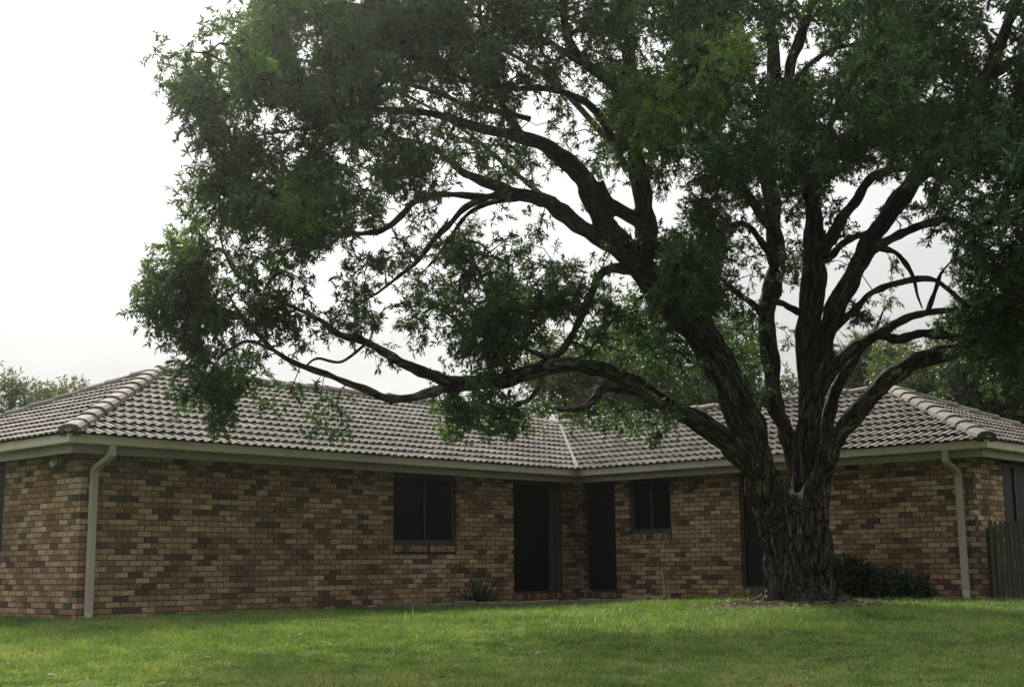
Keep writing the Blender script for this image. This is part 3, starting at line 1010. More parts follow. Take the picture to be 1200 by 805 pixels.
# ------------------------------------------------------------------ the big tree: skeleton traced limb by limb (pixel, pixel, depth, radius in px)
D0 = 19.5
GZ = float(ground_z(*TREE_XY))
LIMBS = {
    'bole':   [(937, 716, 19.5, 46), (936, 700, 19.5, 42), (936, 670, 19.5, 41), (934, 635, 19.5, 41.5), (931, 603, 19.5, 36), (930, 588, 19.5, 24), (930, 578, 19.5, 8)],
    'left':   [(918, 668, 19.4, 20), (908, 608, 19.4, 25), (891, 552, 19.3, 22.5), (870, 490, 19.2, 22), (840, 420, 19.1, 21.5), (800, 372, 19.0, 20), (757, 322, 18.9, 18), (716, 274, 18.8, 15), (695, 232, 18.7, 14), (676, 200, 18.5, 12.5), (643, 174, 18.2, 10.5), (601, 158, 17.9, 8), (560, 150, 17.5, 6.5), (500, 132, 17.1, 5), (440, 128, 16.7, 3.8), (385, 112, 16.4, 2.6)],
    'centre': [(940, 668, 19.6, 22), (943, 600, 19.6, 22), (947, 540, 19.65, 15.5), (948, 450, 19.7, 16.5), (950, 380, 19.7, 16.5), (952, 320, 19.7, 15.5), (955, 280, 19.75, 13), (950, 230, 19.8, 10), (944, 170, 19.9, 9), (925, 95, 20, 8), (938, 45, 20.1, 7), (955, -20, 20.2, 6), (960, -110, 20.3, 4)],
    'midleft': [(938, 640, 19.7, 9), (934, 560, 19.8, 9), (923, 512, 20, 10), (911, 483, 20.05, 11), (904, 440, 20.1, 11.5), (898, 378, 20.2, 11.5), (905, 335, 20.2, 12), (911, 300, 20.2, 11.5), (905, 255, 20.2, 10.5), (900, 180, 20.1, 10), (906, 85, 20, 9), (903, 30, 19.9, 8), (890, -60, 19.8, 5.5), (880, -140, 19.7, 3.5)],
    'right':  [(945, 668, 19.35, 20), (953, 600, 19.3, 20), (964, 550, 19.2, 14), (979, 517, 19.15, 12), (1006, 482, 19.1, 11.5), (1042, 443, 19.0, 11.5), (1081, 421, 18.9, 11.5), (1124, 408, 18.8, 11), (1160, 383, 18.7, 9.5), (1198, 349, 18.5, 8), (1260, 310, 18.2, 5), (1320, 290, 18, 3)],
    'righttop': [(950, 480, 19.6, 10), (960, 420, 19.5, 13), (976, 372, 19.4, 13), (1000, 320, 19.3, 12.5), (1022, 282, 19.2, 12), (1055, 231, 19.1, 11.5), (1092, 186, 19, 11), (1125, 135, 18.8, 10.5), (1152, 97, 18.7, 10), (1168, 60, 18.5, 8), (1189, 10, 18.3, 7), (1205, -60, 18.1, 4)],
    'stub':   [(955, 610, 19.8, 9), (964, 555, 19.9, 11), (972, 490, 20.1, 9), (982, 450, 20.2, 8), (1003, 420, 20.4, 6), (1026, 385, 20.8, 3), (1040, 352, 21.2, 0.8)],
    'low':    [(912, 592, 19.3, 12), (882, 545, 19.2, 17), (845, 512, 19.0, 15), (800, 484, 18.8, 13), (758, 459, 18.6, 12), (710, 434, 18.4, 10.5), (668, 427, 18.2, 10), (625, 435, 18.0, 10.5), (580, 447, 17.8, 10.5), (538, 449, 17.6, 10), (505, 440, 17.4, 7.5), (474, 426, 17.3, 7), (445, 410, 17.2, 6), (420, 397, 17.1, 5.5), (398, 393, 17.0, 5), (374, 374, 16.9, 4), (350, 363, 16.8, 3), (325, 352, 16.6, 2.2)],
    'low2':   [(545, 450, 17.6, 8), (520, 456, 17.5, 6.5), (490, 464, 17.4, 6), (455, 467, 17.3, 5.5), (425, 455, 17.2, 5), (388, 441, 17.1, 4.2), (352, 428, 17, 3.6), (322, 411, 16.9, 3), (300, 390, 16.8, 2.6), (283, 372, 16.7, 2), (268, 345, 16.5, 1.5)],
    'l3':     [(740, 318, 18.9, 8), (718, 314, 18.8, 6.5), (701, 326, 18.7, 6), (688, 356, 18.5, 5.5), (672, 390, 18.3, 5), (649, 418, 18.1, 4.5), (625, 412, 18.0, 2.5), (600, 402, 17.8, 1.8)],
    'l4':     [(768, 466, 18.6, 6), (735, 458, 18.4, 5), (706, 455, 18.2, 6), (697, 468, 18.1, 5), (682, 478, 18.0, 4), (660, 480, 17.9, 3), (640, 478, 17.8, 1.5)],
    'l5':     [(636, 440, 18, 4), (632, 452, 18, 3.6), (622, 466, 17.9, 3), (606, 474, 17.8, 2.2), (590, 482, 17.7, 1.5)],
    'm1':     [(745, 310, 18.85, 8), (722, 290, 18.8, 12), (690, 272, 18.9, 11), (655, 246, 19.1, 10.5), (634, 234, 19.2, 9.5), (592, 222, 19.4, 8), (550, 206, 19.6, 6), (528, 190, 19.8, 4.5), (500, 170, 20, 3.4), (455, 160, 20.2, 2.6), (400, 158, 20.3, 2)],
    'm2':     [(600, 224, 19.3, 6.5), (570, 231, 19.3, 5), (525, 228, 19.2, 4.6), (490, 234, 19.1, 4.5), (467, 256, 19, 4), (447, 270, 18.9, 3.6), (420, 274, 18.8, 3.2), (385, 272, 18.7, 2.5), (345, 268, 18.5, 1.8)],
    'm3':     [(572, 231, 19.3, 4.5), (545, 244, 19.1, 4), (527, 262, 18.9, 3.8), (507, 283, 18.7, 3.6), (487, 308, 18.5, 3), (466, 325, 18.3, 2.3), (440, 345, 18.1, 1.6)],
    'm4':     [(610, 232, 19.2, 3.5), (575, 238, 19.5, 3.2), (549, 250, 19.6, 2.8), (530, 275, 19.7, 2.2), (510, 303, 19.8, 1.8), (490, 325, 19.9, 1.2)],
    'r2':     [(772, 345, 18.95, 10), (752, 300, 18.9, 14), (758, 270, 18.9, 13.5), (752, 225, 18.9, 12), (742, 170, 19, 11), (735, 100, 19.1, 9), (738, 45, 19.2, 8), (735, -40, 19.3, 5.5), (730, -130, 19.4, 3.5)],
    'r3':     [(770, 300, 18.9, 11), (750, 262, 18.9, 10), (716, 240, 18.8, 9), (702, 214, 18.7, 7)],
    'u1':     [(738, 130, 19.1, 7.5), (716, 98, 18.9, 7), (690, 78, 18.7, 6.8), (668, 52, 18.5, 6), (661, 18, 18.3, 5.5), (655, -40, 18.1, 4)],
    'u1b':    [(690, 78, 18.7, 5), (660, 60, 18.5, 4.5), (640, 48, 18.3, 4), (600, 30, 18, 3), (545, 15, 17.7, 2.2), (480, -10, 17.4, 1.8)],
    'u2':     [(716, 165, 18.9, 6), (708, 144, 18.8, 5.5), (688, 121, 18.6, 5), (660, 109, 18.4, 4.5), (628, 103, 18.2, 4.2), (596, 104, 18.0, 3.8), (550, 95, 17.7, 3), (495, 72, 17.4, 2.4), (430, 50, 17, 2), (370, 40, 16.7, 1.5)],
    'u3':     [(612, 163, 18.0, 6), (590, 124, 17.9, 4.5), (583, 90, 17.8, 3.5), (570, 50, 17.7, 2.8), (560, 0, 17.6, 2)],
    'u4':     [(620, 140, 18.3, 4), (590, 132, 18.5, 4), (545, 122, 18.8, 3.5), (500, 105, 19, 3), (440, 90, 19.2, 2.4), (370, 75, 19.3, 2), (310, 60, 19.4, 1.5)],
    'ul1':    [(440, 128, 16.7, 3.4), (400, 140, 16.5, 2.8), (360, 150, 16.4, 2.4), (330, 154, 16.3, 2), (300, 160, 16.2, 1.5)],
    'ul2':    [(385, 112, 16.4, 2.4), (340, 105, 16.2, 2), (290, 103, 16, 1.8), (262, 92, 15.9, 1.4), (240, 85, 15.8, 1)],
    'ul3':    [(360, 152, 16.4, 2.3), (350, 172, 16.4, 2), (325, 180, 16.3, 1.6), (300, 200, 16.2, 1.3), (265, 215, 16.1, 1)],
    'lf1':    [(350, 363, 16.8, 2.5), (315, 345, 16.6, 2), (280, 325, 16.4, 1.8), (265, 300, 16.3, 1.4), (258, 280, 16.2, 1)],
    'lf2':    [(322, 411, 16.9, 2.5), (290, 400, 16.7, 2), (262, 415, 16.6, 1.6), (245, 440, 16.5, 1.3), (240, 465, 16.5, 1)],
    'lf3':    [(283, 372, 16.7, 2), (240, 350, 16.5, 1.8), (200, 335, 16.3, 1.4), (165, 335, 16.2, 1)],
    'lf4':    [(430, 402, 17.1, 2.6), (400, 424, 17, 2), (372, 420, 16.9, 1.6), (355, 432, 16.9, 1)],
    'g1':     [(905, 480, 20.1, 6), (880, 455, 20.6, 5), (850, 420, 21.2, 4), (800, 400, 21.8, 3), (760, 405, 22.2, 2)],
    'g2':     [(898, 372, 20.2, 5), (880, 355, 20, 4.5), (858, 338, 19.7, 3.5), (840, 320, 19.4, 2.5), (828, 290, 19.2, 1.5)],
    'g3':     [(936, 366, 19.7, 5), (920, 357, 19.9, 4), (905, 352, 20, 4)],
    'x1':     [(955, 480, 19.65, 7), (966, 446, 19.6, 11), (985, 422, 19.4, 9), (1003, 407, 19.3, 8), (1031, 391, 19.1, 7.5), (1054, 377, 19, 6), (1087, 366, 18.8, 5), (1124, 362, 18.6, 4), (1170, 350, 18.4, 2.5)],
    'x2':     [(1028, 393, 19.1, 6.5), (1052, 397, 19.2, 6), (1077, 391, 19.3, 6.5), (1106, 392, 19.4, 6), (1132, 400, 19.5, 5), (1165, 395, 19.7, 3.5), (1205, 380, 19.9, 2)],
    'x3':     [(978, 385, 19.4, 5), (1000, 364, 19.2, 4.5), (1024, 342, 19, 4.2), (1059, 330, 18.8, 4), (1092, 327, 18.6, 3.8), (1113, 341, 18.5, 3), (1136, 360, 18.4, 2.5)],
    'x4':     [(1086, 367, 18.8, 3.5), (1098, 335, 18.7, 3), (1103, 320, 18.7, 2.0), (1115, 306, 18.7, 0.7)],
    'x5':     [(1030, 290, 19.2, 4.5), (1052, 298, 19, 3.6), (1068, 320, 18.9, 2.8), (1075, 345, 18.8, 2.0), (1081, 362, 18.8, 0.9)],
    'x6':     [(1016, 294, 19.2, 7), (1045, 280, 19, 6), (1074, 266, 18.8, 5.5), (1110, 258, 18.6, 5), (1142, 266, 18.4, 4), (1180, 256, 18.2, 3), (1230, 262, 18, 2)],
    'x7':     [(955, 300, 19.7, 9), (972, 280, 19.7, 8.5), (988, 255, 19.7, 7.5), (1003, 235, 19.7, 6.5), (1018, 212, 19.7, 6), (1040, 200, 19.7, 5), (1075, 198, 19.6, 3)],
    'x8':     [(968, 305, 19.7, 5.5), (985, 288, 19.9, 4.5), (1002, 278, 20, 4), (1016, 272, 20.1, 3)],
    'x9':     [(1150, 100, 18.7, 8), (1172, 82, 18.8, 7), (1200, 66, 18.9, 6), (1260, 50, 19.1, 4), (1320, 30, 19.3, 2.5)],
    'x10':    [(1165, 60, 18.6, 4), (1150, 32, 18.5, 3), (1135, 30, 18.4, 2)],
    'x11':    [(934, 95, 20, 4), (950, 75, 20.2, 3.5), (985, 55, 20.5, 3), (1040, 50, 20.9, 2.2), (1080, 40, 21.2, 1.5)],
    # limbs towards and away from the viewer that carry the deep crown
    'f1':     [(900, 265, 20.1, 6), (870, 220, 18.6, 5.5), (830, 170, 17.4, 4), (790, 135, 16.8, 2.6), (765, 112, 16.5, 1.6)],
    'f2':     [(905, 300, 20.1, 5), (870, 262, 18.6, 4), (830, 290, 17.8, 2.8), (800, 330, 17.4, 1.8)],
    'f3':     [(952, 270, 19.7, 6), (960, 200, 18.4, 5), (975, 140, 17.2, 4), (1000, 90, 16.6, 2.5), (1030, 60, 16.3, 1.5)],
    'f4':     [(1060, 225, 19.1, 6), (1100, 200, 17.8, 5), (1130, 230, 17, 3), (1160, 240, 16.5, 2)],
    'f5':     [(905, 160, 20.1, 5), (870, 110, 18.5, 4), (830, 60, 17.2, 3), (780, 40, 16.5, 2)],
    'b1':     [(947, 250, 19.8, 6), (960, 180, 21, 5), (990, 120, 22.3, 4), (1040, 90, 23.3, 2.5)],
    'b2':     [(903, 210, 20.2, 6), (870, 150, 21.6, 4.5), (820, 100, 22.8, 3.5), (770, 60, 23.6, 2)],
    'b3':     [(750, 215, 18.9, 5), (700, 150, 20.4, 4), (640, 90, 21.6, 3), (560, 40, 22.5, 2)],
    'b4':     [(1070, 210, 19.1, 5), (1100, 150, 20.6, 4), (1130, 90, 21.8, 3), (1100, 40, 22.6, 2)],
    'b5':     [(650, 240, 19.1, 4), (600, 200, 20.4, 3.2), (540, 150, 21.4, 2.6), (470, 110, 22, 2), (390, 90, 22.4, 1.5)],
    'rr':     [(1150, 385, 18.7, 6), (1180, 395, 18.4, 4.5), (1215, 400, 18, 3), (1245, 395, 17.8, 2)],
}
tree = empty('shade_tree', (TREE_XY[0], TREE_XY[1], GZ), 'huge spreading shade tree with dark furrowed trunk on the lawn before the house', 'tree')
sk_p, sk_r = [], []           # skeleton samples
thick, thin = [], []
for nm, L in LIMBS.items():
    L = np.array(L, float)
    P = at(L[:, 0], L[:, 1], L[:, 2])
    rad = L[:, 3] * L[:, 2] / FPX * (0.96 if nm == 'bole' else 0.9)
    if nm == 'bole':
        P[0] = [TREE_XY[0], TREE_XY[1], GZ - 0.25]
    n = 6
    Q, q = smooth_path(P, rad, n)
    # small wander so that limbs are not pipes
    ph = rng.uniform(0, 6, 6)
    s = np.arange(len(Q))
    if nm != 'bole':
        for ax in range(3):
            Q[:, ax] += q * 0.10 * np.sin(s * 0.55 + ph[ax]) + q * 0.06 * np.sin(s * 1.3 + ph[ax + 3])
        q = q * (1 + 0.07 * np.sin(s * 0.8 + ph[0]) + 0.05 * np.sin(s * 1.9 + ph[1]))
    sk_p.append(Q); sk_r.append(q)
    (thick if L[:, 3].max() > 9.5 else thin).append((nm, Q, q))

# root flare
roots = []
for a, ln, r0 in ((200, 0.75, .12), (255, 0.6, .13), (290, .5, .11), (325, 0.6, .12), (10, 0.6, .12), (60, 0.5, .12), (110, .6, .12), (155, .6, .12), (222, 1.15, .075), (300, .8, .06)):
    d = np.array([math.cos(R_(a)), math.sin(R_(a))])
    pts, rr = [], []
    for k_, t in enumerate(np.linspace(0, 1, 5)):
        xy = TREE_XY + d * (0.26 + t * ln) + np.array([-d[1], d[0]]) * 0.1 * math.sin(t * 4 + a)
        z = float(ground_z(*xy)) + 0.42 * (1 - t) ** 3.0 - 0.05 * t
        pts.append([xy[0], xy[1], z]); rr.append(r0 * (1 - 0.75 * t) + 0.02)
    roots.append(smooth_path(pts, rr, 4))

SKP = np.vstack(sk_p); SKR = np.concatenate(sk_r)


def remesh_wood(name, items, voxel, parent):
    V, Fc = join_np([tube(Q, q, 14) for Q, q in items])
    me = np_mesh(name, V, Fc)
    # close tube ends
    bm = bmesh.new(); bm.from_mesh(me)
    bmesh.ops.holes_fill(bm, edges=[e for e in bm.edges if e.is_boundary], sides=20)
    bm.to_mesh(me); bm.free()
    ob = bpy.data.objects.new('tmp', me); COL.objects.link(ob)
    md = ob.modifiers.new('r', 'REMESH'); md.mode = 'VOXEL'; md.voxel_size = voxel
    sm = ob.modifiers.new('s', 'SMOOTH'); sm.iterations = 3; sm.factor = 0.5
    dg = bpy.context.evaluated_depsgraph_get()
    out = bpy.data.meshes.new_from_object(ob.evaluated_get(dg))
    bpy.data.objects.remove(ob)
    return out


def bark_coords(co, paths):
    """(cross-section x, y, arc length squeezed) for every vertex from its nearest limb"""
    PP = np.vstack([Q for Q, q in paths]); RR = np.concatenate([q for Q, q in paths])
    TT = np.vstack([np.gradient(Q, axis=0) for Q, q in paths]); TT /= np.linalg.norm(TT, axis=1)[:, None] + 1e-9
    SS, OF = [], []
    for Q, q in paths:
        cum = np.concatenate([[0], np.cumsum(np.linalg.norm(np.diff(Q, axis=0), axis=1))])
        k0 = int(np.abs(Q[:, 2] - GZ - 2.1).argmin())
        SS.append(cum - cum[k0] + Q[k0, 2] - GZ)
        OF.append(np.tile(Q[k0, :2] - TREE_XY, (len(Q), 1)))
    SS, OF = np.concatenate(SS), np.vstack(OF)
    kd = KDTree(len(PP))
    for i, p in enumerate(PP): kd.insert(p, i)
    kd.balance()
    out = np.zeros((len(co), 3), np.float32); rad = np.zeros(len(co), np.float32)
    b0 = np.array([TREE_XY[0], TREE_XY[1], GZ])
    for i, c in enumerate(co):
        _, j, _ = kd.find(c)
        d = c - PP[j]
        al = d @ TT[j]
        pr = d - TT[j] * al
        v1 = np.array((pr[0] + 0.3 * pr[2] + OF[j, 0], pr[1] - 0.3 * pr[2] + OF[j, 1], (SS[j] + al) * 0.12))
        h = c[2] - GZ
        q = min(1.0, max(0.0, (h - 1.7) / 0.9))
        k = 1 - q * q * (3 - 2 * q)
        if k > 0:
            e = c - b0
            v1 = v1 * (1 - k) + np.array((e[0], e[1], e[2] * 0.12)) * k
        out[i] = v1
        rad[i] = RR[j] if k < 0.5 else max(RR[j], 0.35 * k)
    return out, rad


def finish_wood(me, paths, amp):
    n = len(me.vertices)
    co = np.zeros(n * 3, np.float32); me.vertices.foreach_get('co', co); co = co.reshape(-1, 3)
    no = np.zeros(n * 3, np.float32); me.vertices.foreach_get('normal', no); no = no.reshape(-1, 3)
    bc, rad = bark_coords(co, paths)
    disp = np.zeros(n, np.float32)
    for i in range(n):
        b = bc[i]
        v = Vector((float(b[0]), float(b[1]), float(b[2])))
        r1 = 1 - abs(noise.noise(v * 14.0)) * 2.6
        r2 = noise.noise(v * 34.0 + Vector((5, 3, 1)))
        r3 = noise.noise(Vector(co[i].tolist()) * 2.2)
        disp[i] = (0.62 * r1 + 0.35 * r2 - 0.25) * amp * min(1.0, rad[i] / 0.35) + r3 * rad[i] * 0.06
    co = co + no * disp[:, None]
    me.vertices.foreach_set('co', co.ravel())
    me.attributes.new('bark', 'FLOAT_VECTOR', 'POINT').data.foreach_set('vector', bc.ravel())
    me.polygons.foreach_set('use_smooth', np.ones(len(me.polygons), bool))
    me.update()


paths = [(Q, q) for _, Q, q in thick] + roots
tm = remesh_wood('trunk', paths, 0.027, tree)
finish_wood(tm, paths, 0.05)
new_obj('trunk', tm, tree, BARK)
for nm, Q, q in thin:
    V, Fc = tube(Q, q, 9)
    T = np.gradient(Q, axis=0); T /= np.linalg.norm(T, axis=1)[:, None]
    s = np.concatenate([[0], np.cumsum(np.linalg.norm(np.diff(Q, axis=0), axis=1))])
    idx = np.repeat(np.arange(len(Q)), 9)
    d = V - Q[idx]
    bc = np.stack([d[:, 0] + .3 * d[:, 2], d[:, 1] - .3 * d[:, 2], s[idx] * .13 + hash(nm) % 7], -1)
    lump = np.array([noise.noise(Vector(v) * 5.0) for v in V.tolist()])
    V = V + d * (lump * 0.35)[:, None]
    new_obj('branch', np_mesh('branch', V, Fc, {'bark': bc}, True), tree, BARK)

# ------------------------------------------------------------------ crown: how densely each 20 px square of the crown is leaved, read off the photograph
ROWS = [  # x from 120 to 1200 in 20 px steps (54 columns), y from 0
    "000000034899" "886689999878" "886468878889" "888765688899" "987233",
    "000002357895" "589999999777" "885568877577" "875445677899" "878421",
    "000001348995" "598999998998" "666556743578" "985332567889" "988634",
    "000144459986" "798996687766" "355466644689" "982221268899" "998535",
    "000047459888" "799998678776" "466535656799" "873554578999" "557523",
    "000068758578" "699985665666" "115434888998" "788876688877" "448866",
    "000016845367" "688754324545" "124435889998" "578998789878" "888777",
    "000005833244" "678763345424" "665346999857" "578999858998" "889768",
    "000000367633" "556556756555" "345457999748" "888998878997" "898878",
    "000000477415" "752378964466" "643134674436" "987986887577" "767899",
    "000003777458" "874588532124" "533113465326" "787876632355" "676558",
    "000004677699" "976674421000" "113311232125" "776346531122" "566556",
    "000002476799" "955543421003" "432440010147" "566345421113" "565675",
    "000134345679" "876532423432" "231010010368" "665343322111" "455344",
    "001488523567" "644412228863" "541210105888" "653343221001" "137656",
    "001689635433" "224554123876" "565631006998" "641252121011" "117878",
    "037899856651" "256753334678" "546655227998" "631141112100" "013689",
    "017899866653" "367654666678" "688865567998" "632111114310" "013779",
    "005899985786" "445631456899" "886458778766" "554120114410" "147789",
    "003489863375" "355412534899" "674336666555" "455120134300" "135799",
    "002056643112" "323101103688" "342323455444" "454110221001" "112689",
    "000046866421" "112100002466" "110000345544" "354110001000" "001377",
    "000025986511" "540000001022" "232111211223" "343200000000" "000255",
    "000005873500" "660000016765" "333322331100" "334100000000" "000123",
    "000001410100" "540000005876" "532334552410" "232000000000" "000001",
    "000000000000" "210000002555" "410000023000" "000000000000" "000000",
    "000000000000" "000000000001" "100000000000" "000000000000" "000000",
]
cl_px, cl_w, cl_out = [], [], []
for r, row in enumerate(ROWS):
    for c, ch in enumerate(row):
        d = int(ch)
        if d == 0: continue
        lam = [0, .12, .3, .55, .95, 1.5, 2.5, 4.0, 6.0, 8.2][d]
        if c < 15 and r > 13: lam *= 0.66
        for _ in range(rng.poisson(lam)):
            cl_px.append((120 + c * 20 + rng.uniform(0, 20), r * 20 + rng.uniform(-2, 17))); cl_w.append(1.0); cl_out.append(0)
# the crown goes on above and to the right of the frame
for _ in range(700):
    x, y = rng.uniform(300, 1330), rng.uniform(-230, -4)
    if ((x - 820) / 520) ** 2 + ((y - 20) / 250) ** 2 < 1: cl_px.append((x, y)); cl_w.append(1.0); cl_out.append(1)
for _ in range(900):
    x, y = rng.uniform(1203, 1400), rng.uniform(-100, 400)
    if ((x - 1200) / 200) ** 2 + ((y - 200) / 290) ** 2 < 1: cl_px.append((x, y)); cl_w.append(1.0); cl_out.append(1)
cl_px = np.array(cl_px); cl_out = np.array(cl_out)


def to_px(P):
    d = P - CAM
    z = d @ FW
    return np.stack([600 + FPX * (d @ RT) / z, 402.5 - FPX * (d @ UP) / z], -1), z


SPX, SPZ = to_px(SKP)
ok = ~((SPX[:, 1] > 470) & (SPX[:, 0] > 800) & (SPX[:, 0] < 1080)) & (SKR < 0.24)
NP_, NR, NZ, NPX = SKP[ok], SKR[ok], SPZ[ok], SPX[ok]
dep = np.zeros(len(cl_px))
for i, (x, y) in enumerate(cl_px):
    dd = np.hypot(NPX[:, 0] - x, NPX[:, 1] - y)
    w = np.exp(-dd / 26.0) * (1.0 / (0.03 + NR))
    j = rng.choice(len(w), p=w / w.sum())
    top = float(sstep(330, 200, y) if False else 1 - sstep(200, 330, y))
    dep[i] = NZ[j] + rng.normal(0, 0.28 + 0.75 * top)
CL = at(cl_px[:, 0], cl_px[:, 1], dep)

# grow twigs: each clump joins the nearest wood already there (Prim)
n0 = len(NP_)
nodes = [p for p in NP_]; par = [-1] * n0; isc = [False] * n0
best_d = np.full(len(CL), 1e9); best_n = np.zeros(len(CL), int)
for i in range(len(CL)):
    dd = np.linalg.norm(NP_ - CL[i], axis=1) - 0.0
    j = int(dd.argmin()); best_d[i] = dd[j]; best_n[i] = j
left = np.ones(len(CL), bool)
clump_node = np.zeros(len(CL), int)
for _ in range(len(CL)):
    dd = np.where(left, best_d, 1e9)
    i = int(dd.argmin())
    left[i] = False
    a, b = nodes[best_n[i]], CL[i]
    L = np.linalg.norm(b - a)
    prev = best_n[i]
    ks_ = 3 if L > 0.5 else 2
    for k_ in range(1, ks_ + 1):
        t = k_ / ks_
        p = a * (1 - t) + b * t
        if k_ < ks_: p = p + rng.normal(0, 0.05 * L, 3) + np.array([0, 0, 0.12 * L * math.sin(math.pi * t)])
        nodes.append(p); par.append(prev); prev = len(nodes) - 1
        dn = np.linalg.norm(CL - p, axis=1) + 0.05
        up_ = dn < best_d
        best_d[up_] = dn[up_]; best_n[up_] = prev
    clump_node[i] = prev
N = np.array(nodes); par = np.array(par)
cnt = np.zeros(len(N)); cnt[clump_node] = 1
for i in range(len(N) - 1, n0 - 1, -1): cnt[par[i]] += cnt[i]
tw_r = np.minimum(0.0052 * np.sqrt(np.maximum(cnt, 1)) + 0.001, 0.032)
seg = np.arange(n0, len(N))
A, B = N[par[seg]], N[seg]
rb = tw_r[seg]; ra = np.where(par[seg] >= n0, tw_r[par[seg]], np.minimum(rb * 1.15, 0.05))
T = B - A; T /= np.linalg.norm(T, axis=1)[:, None] + 1e-9
ref = np.where(np.abs(T[:, 2:3]) < 0.9, np.array([[0, 0, 1.0]]), np.array([[1.0, 0, 0]]))
nx = np.cross(ref, T); nx /= np.linalg.norm(nx, axis=1)[:, None]
ny = np.cross(T, nx)
SD = 4
V = np.zeros((len(seg), 2, SD, 3))
for k_ in range(SD):
    c, s = math.cos(k_ * 2 * math.pi / SD), math.sin(k_ * 2 * math.pi / SD)
    o_ = nx * c + ny * s
    V[:, 0, k_] = A + o_ * ra[:, None]; V[:, 1, k_] = B + o_ * rb[:, None]
base = (np.arange(len(seg)) * SD * 2)[:, None]
Fc = np.concatenate([base + np.array([[k_, (k_ + 1) % SD, SD + (k_ + 1) % SD, SD + k_]]) for k_ in range(SD)])
tag(new_obj('twigs', np_mesh('twigs', V.reshape(-1, 3), Fc, {'bark': V.reshape(-1, 3) * 0.3}, True), tree, BARK), kind='stuff')


# ------------------------------------------------------------------ leaves
def leaf_mesh(name, base, direc, normal, length, width, tint, bend=0.18):
    """lanceolate leaves, folded kite of two triangles each"""
    n = len(base)
    side = np.cross(direc, normal); side /= np.linalg.norm(side, axis=1)[:, None] + 1e-9
    nrm = np.cross(side, direc)
    L, W = length[:, None], width[:, None]
    V = np.zeros((n, 4, 3))
    V[:, 0] = base
    V[:, 1] = base + direc * L * 0.44 + side * W * 0.5 + nrm * L * bend * 0.6
    V[:, 2] = base + direc * L * 0.50 - side * W * 0.5 + nrm * L * bend * 0.3
    V[:, 3] = base + direc * L
    b = (np.arange(n) * 4)[:, None]
    tri = np.concatenate([b + np.array([[0, 2, 1]]), b + np.array([[1, 2, 3]])])
    return np_mesh(name, V.reshape(-1, 3), tri, {'tint': np.repeat(tint, 4)})


def unit(v): return v / (np.linalg.norm(v, axis=1)[:, None] + 1e-9)


SHOOTS = []


def shoots_leaves(C, out_dir, nshoot, nleaf, sh_len, spread, ll, lw, droop, tint_c, tint_sd):
    """C (n,3) clump centres -> leaf arrays"""
    n = len(C)
    sd = unit(rng.normal(0, 1, (n, nshoot, 3)).reshape(-1, 3) * 0.9 + np.repeat(out_dir, nshoot, 0) * 0.7 + np.array([0, 0, -0.12]))
    sb = np.repeat(C, nshoot, 0) + rng.normal(0, spread, (n * nshoot, 3))
    slen = sh_len * rng.uniform(0.6, 1.25, n * nshoot)
    t = rng.uniform(0.05, 1.0, (n * nshoot, nleaf))
    pos = sb[:, None] + sd[:, None] * (slen[:, None] * t)[..., None]
    pos[..., 2] -= droop * 0.35 * (t ** 2) * slen[:, None]
    pos = pos.reshape(-1, 3)
    d = np.repeat(sd, nleaf, 0) * 0.75 + rng.normal(0, 0.75, pos.shape) + np.array([0, 0, -droop])
    d = unit(d)
    nr = unit(rng.normal(0, 1, pos.shape) + np.array([0, 0, 0.6]))
    k_ = len(pos)
    L = ll * rng.uniform(0.5, 1.38, k_)
    W = lw * rng.uniform(0.7, 1.2, k_)
    tt = np.clip(np.repeat(tint_c, nshoot * nleaf) + rng.normal(0, tint_sd, k_), 0, 1)
    SHOOTS.append((sb, sd, slen))
    return pos, d, nr, L, W, tt


prevn = N[par[clump_node]]
od = unit(CL - prevn)
# hue of each clump; fresh yellow-green growth on a few sprays
tc_ = np.clip(rng.normal(0.36, 0.12, len(CL)), 0.05, 0.7)
for (fx, fy, fr, add) in ((770, 110, 48, 0.4), (800, 140, 40, 0.3), (855, 55, 28, 0.35), (720, 150, 45, 0.22), (355, 225, 32, 0.4), (335, 245, 30, 0.25), (215, 285, 45, 0.25), (240, 275, 40, .2), (290, 30, 45, 0.28), (390, 30, 35, 0.25), (850, 60, 30, 0.3), (520, 490, 24, 0.25), (560, 480, 60, 0.08)):
    g = np.exp(-(((cl_px[:, 0] - fx) / fr) ** 2 + ((cl_px[:, 1] - fy) / fr) ** 2))
    tc_ = np.clip(tc_ + add * g, 0, 0.97)
ins = cl_out == 0
La = shoots_leaves(CL[ins], od[ins], 7, 25, 0.21, 0.085, 0.086, 0.022, 0.32, tc_[ins], 0.09)
Lb = shoots_leaves(CL[~ins], od[~ins], 6, 14, 0.36, 0.2, 0.17, 0.04, 0.4, tc_[~ins], 0.09)
sb_, sd_, sl_ = SHOOTS[0]
pb = np.repeat(CL[ins], 7, 0)
mid_ = sb_ + sd_ * (sl_ * 0.55)[:, None] + np.array([0, 0, -0.01])
tip_ = sb_ + sd_ * sl_[:, None] - np.array([0, 0, 1.0]) * (0.11 * sl_)[:, None]
ref_ = unit(np.cross(sd_, np.array([0.3, 0.2, 1.0])))
ref2 = unit(np.cross(sd_, ref_))
V = np.zeros((len(pb), 2, 3, 3))
for k_ in range(3):
    o_ = ref_ * math.cos(k_ * 2.094) + ref2 * math.sin(k_ * 2.094)
    V[:, 0, k_] = pb + o_ * 0.0042; V[:, 1, k_] = tip_ + o_ * 0.0012
base = (np.arange(len(pb)) * 6)[:, None]
Fc = np.concatenate([base + np.array([[k_, (k_ + 1) % 3, 3 + (k_ + 1) % 3, 3 + k_]]) for k_ in range(3)])
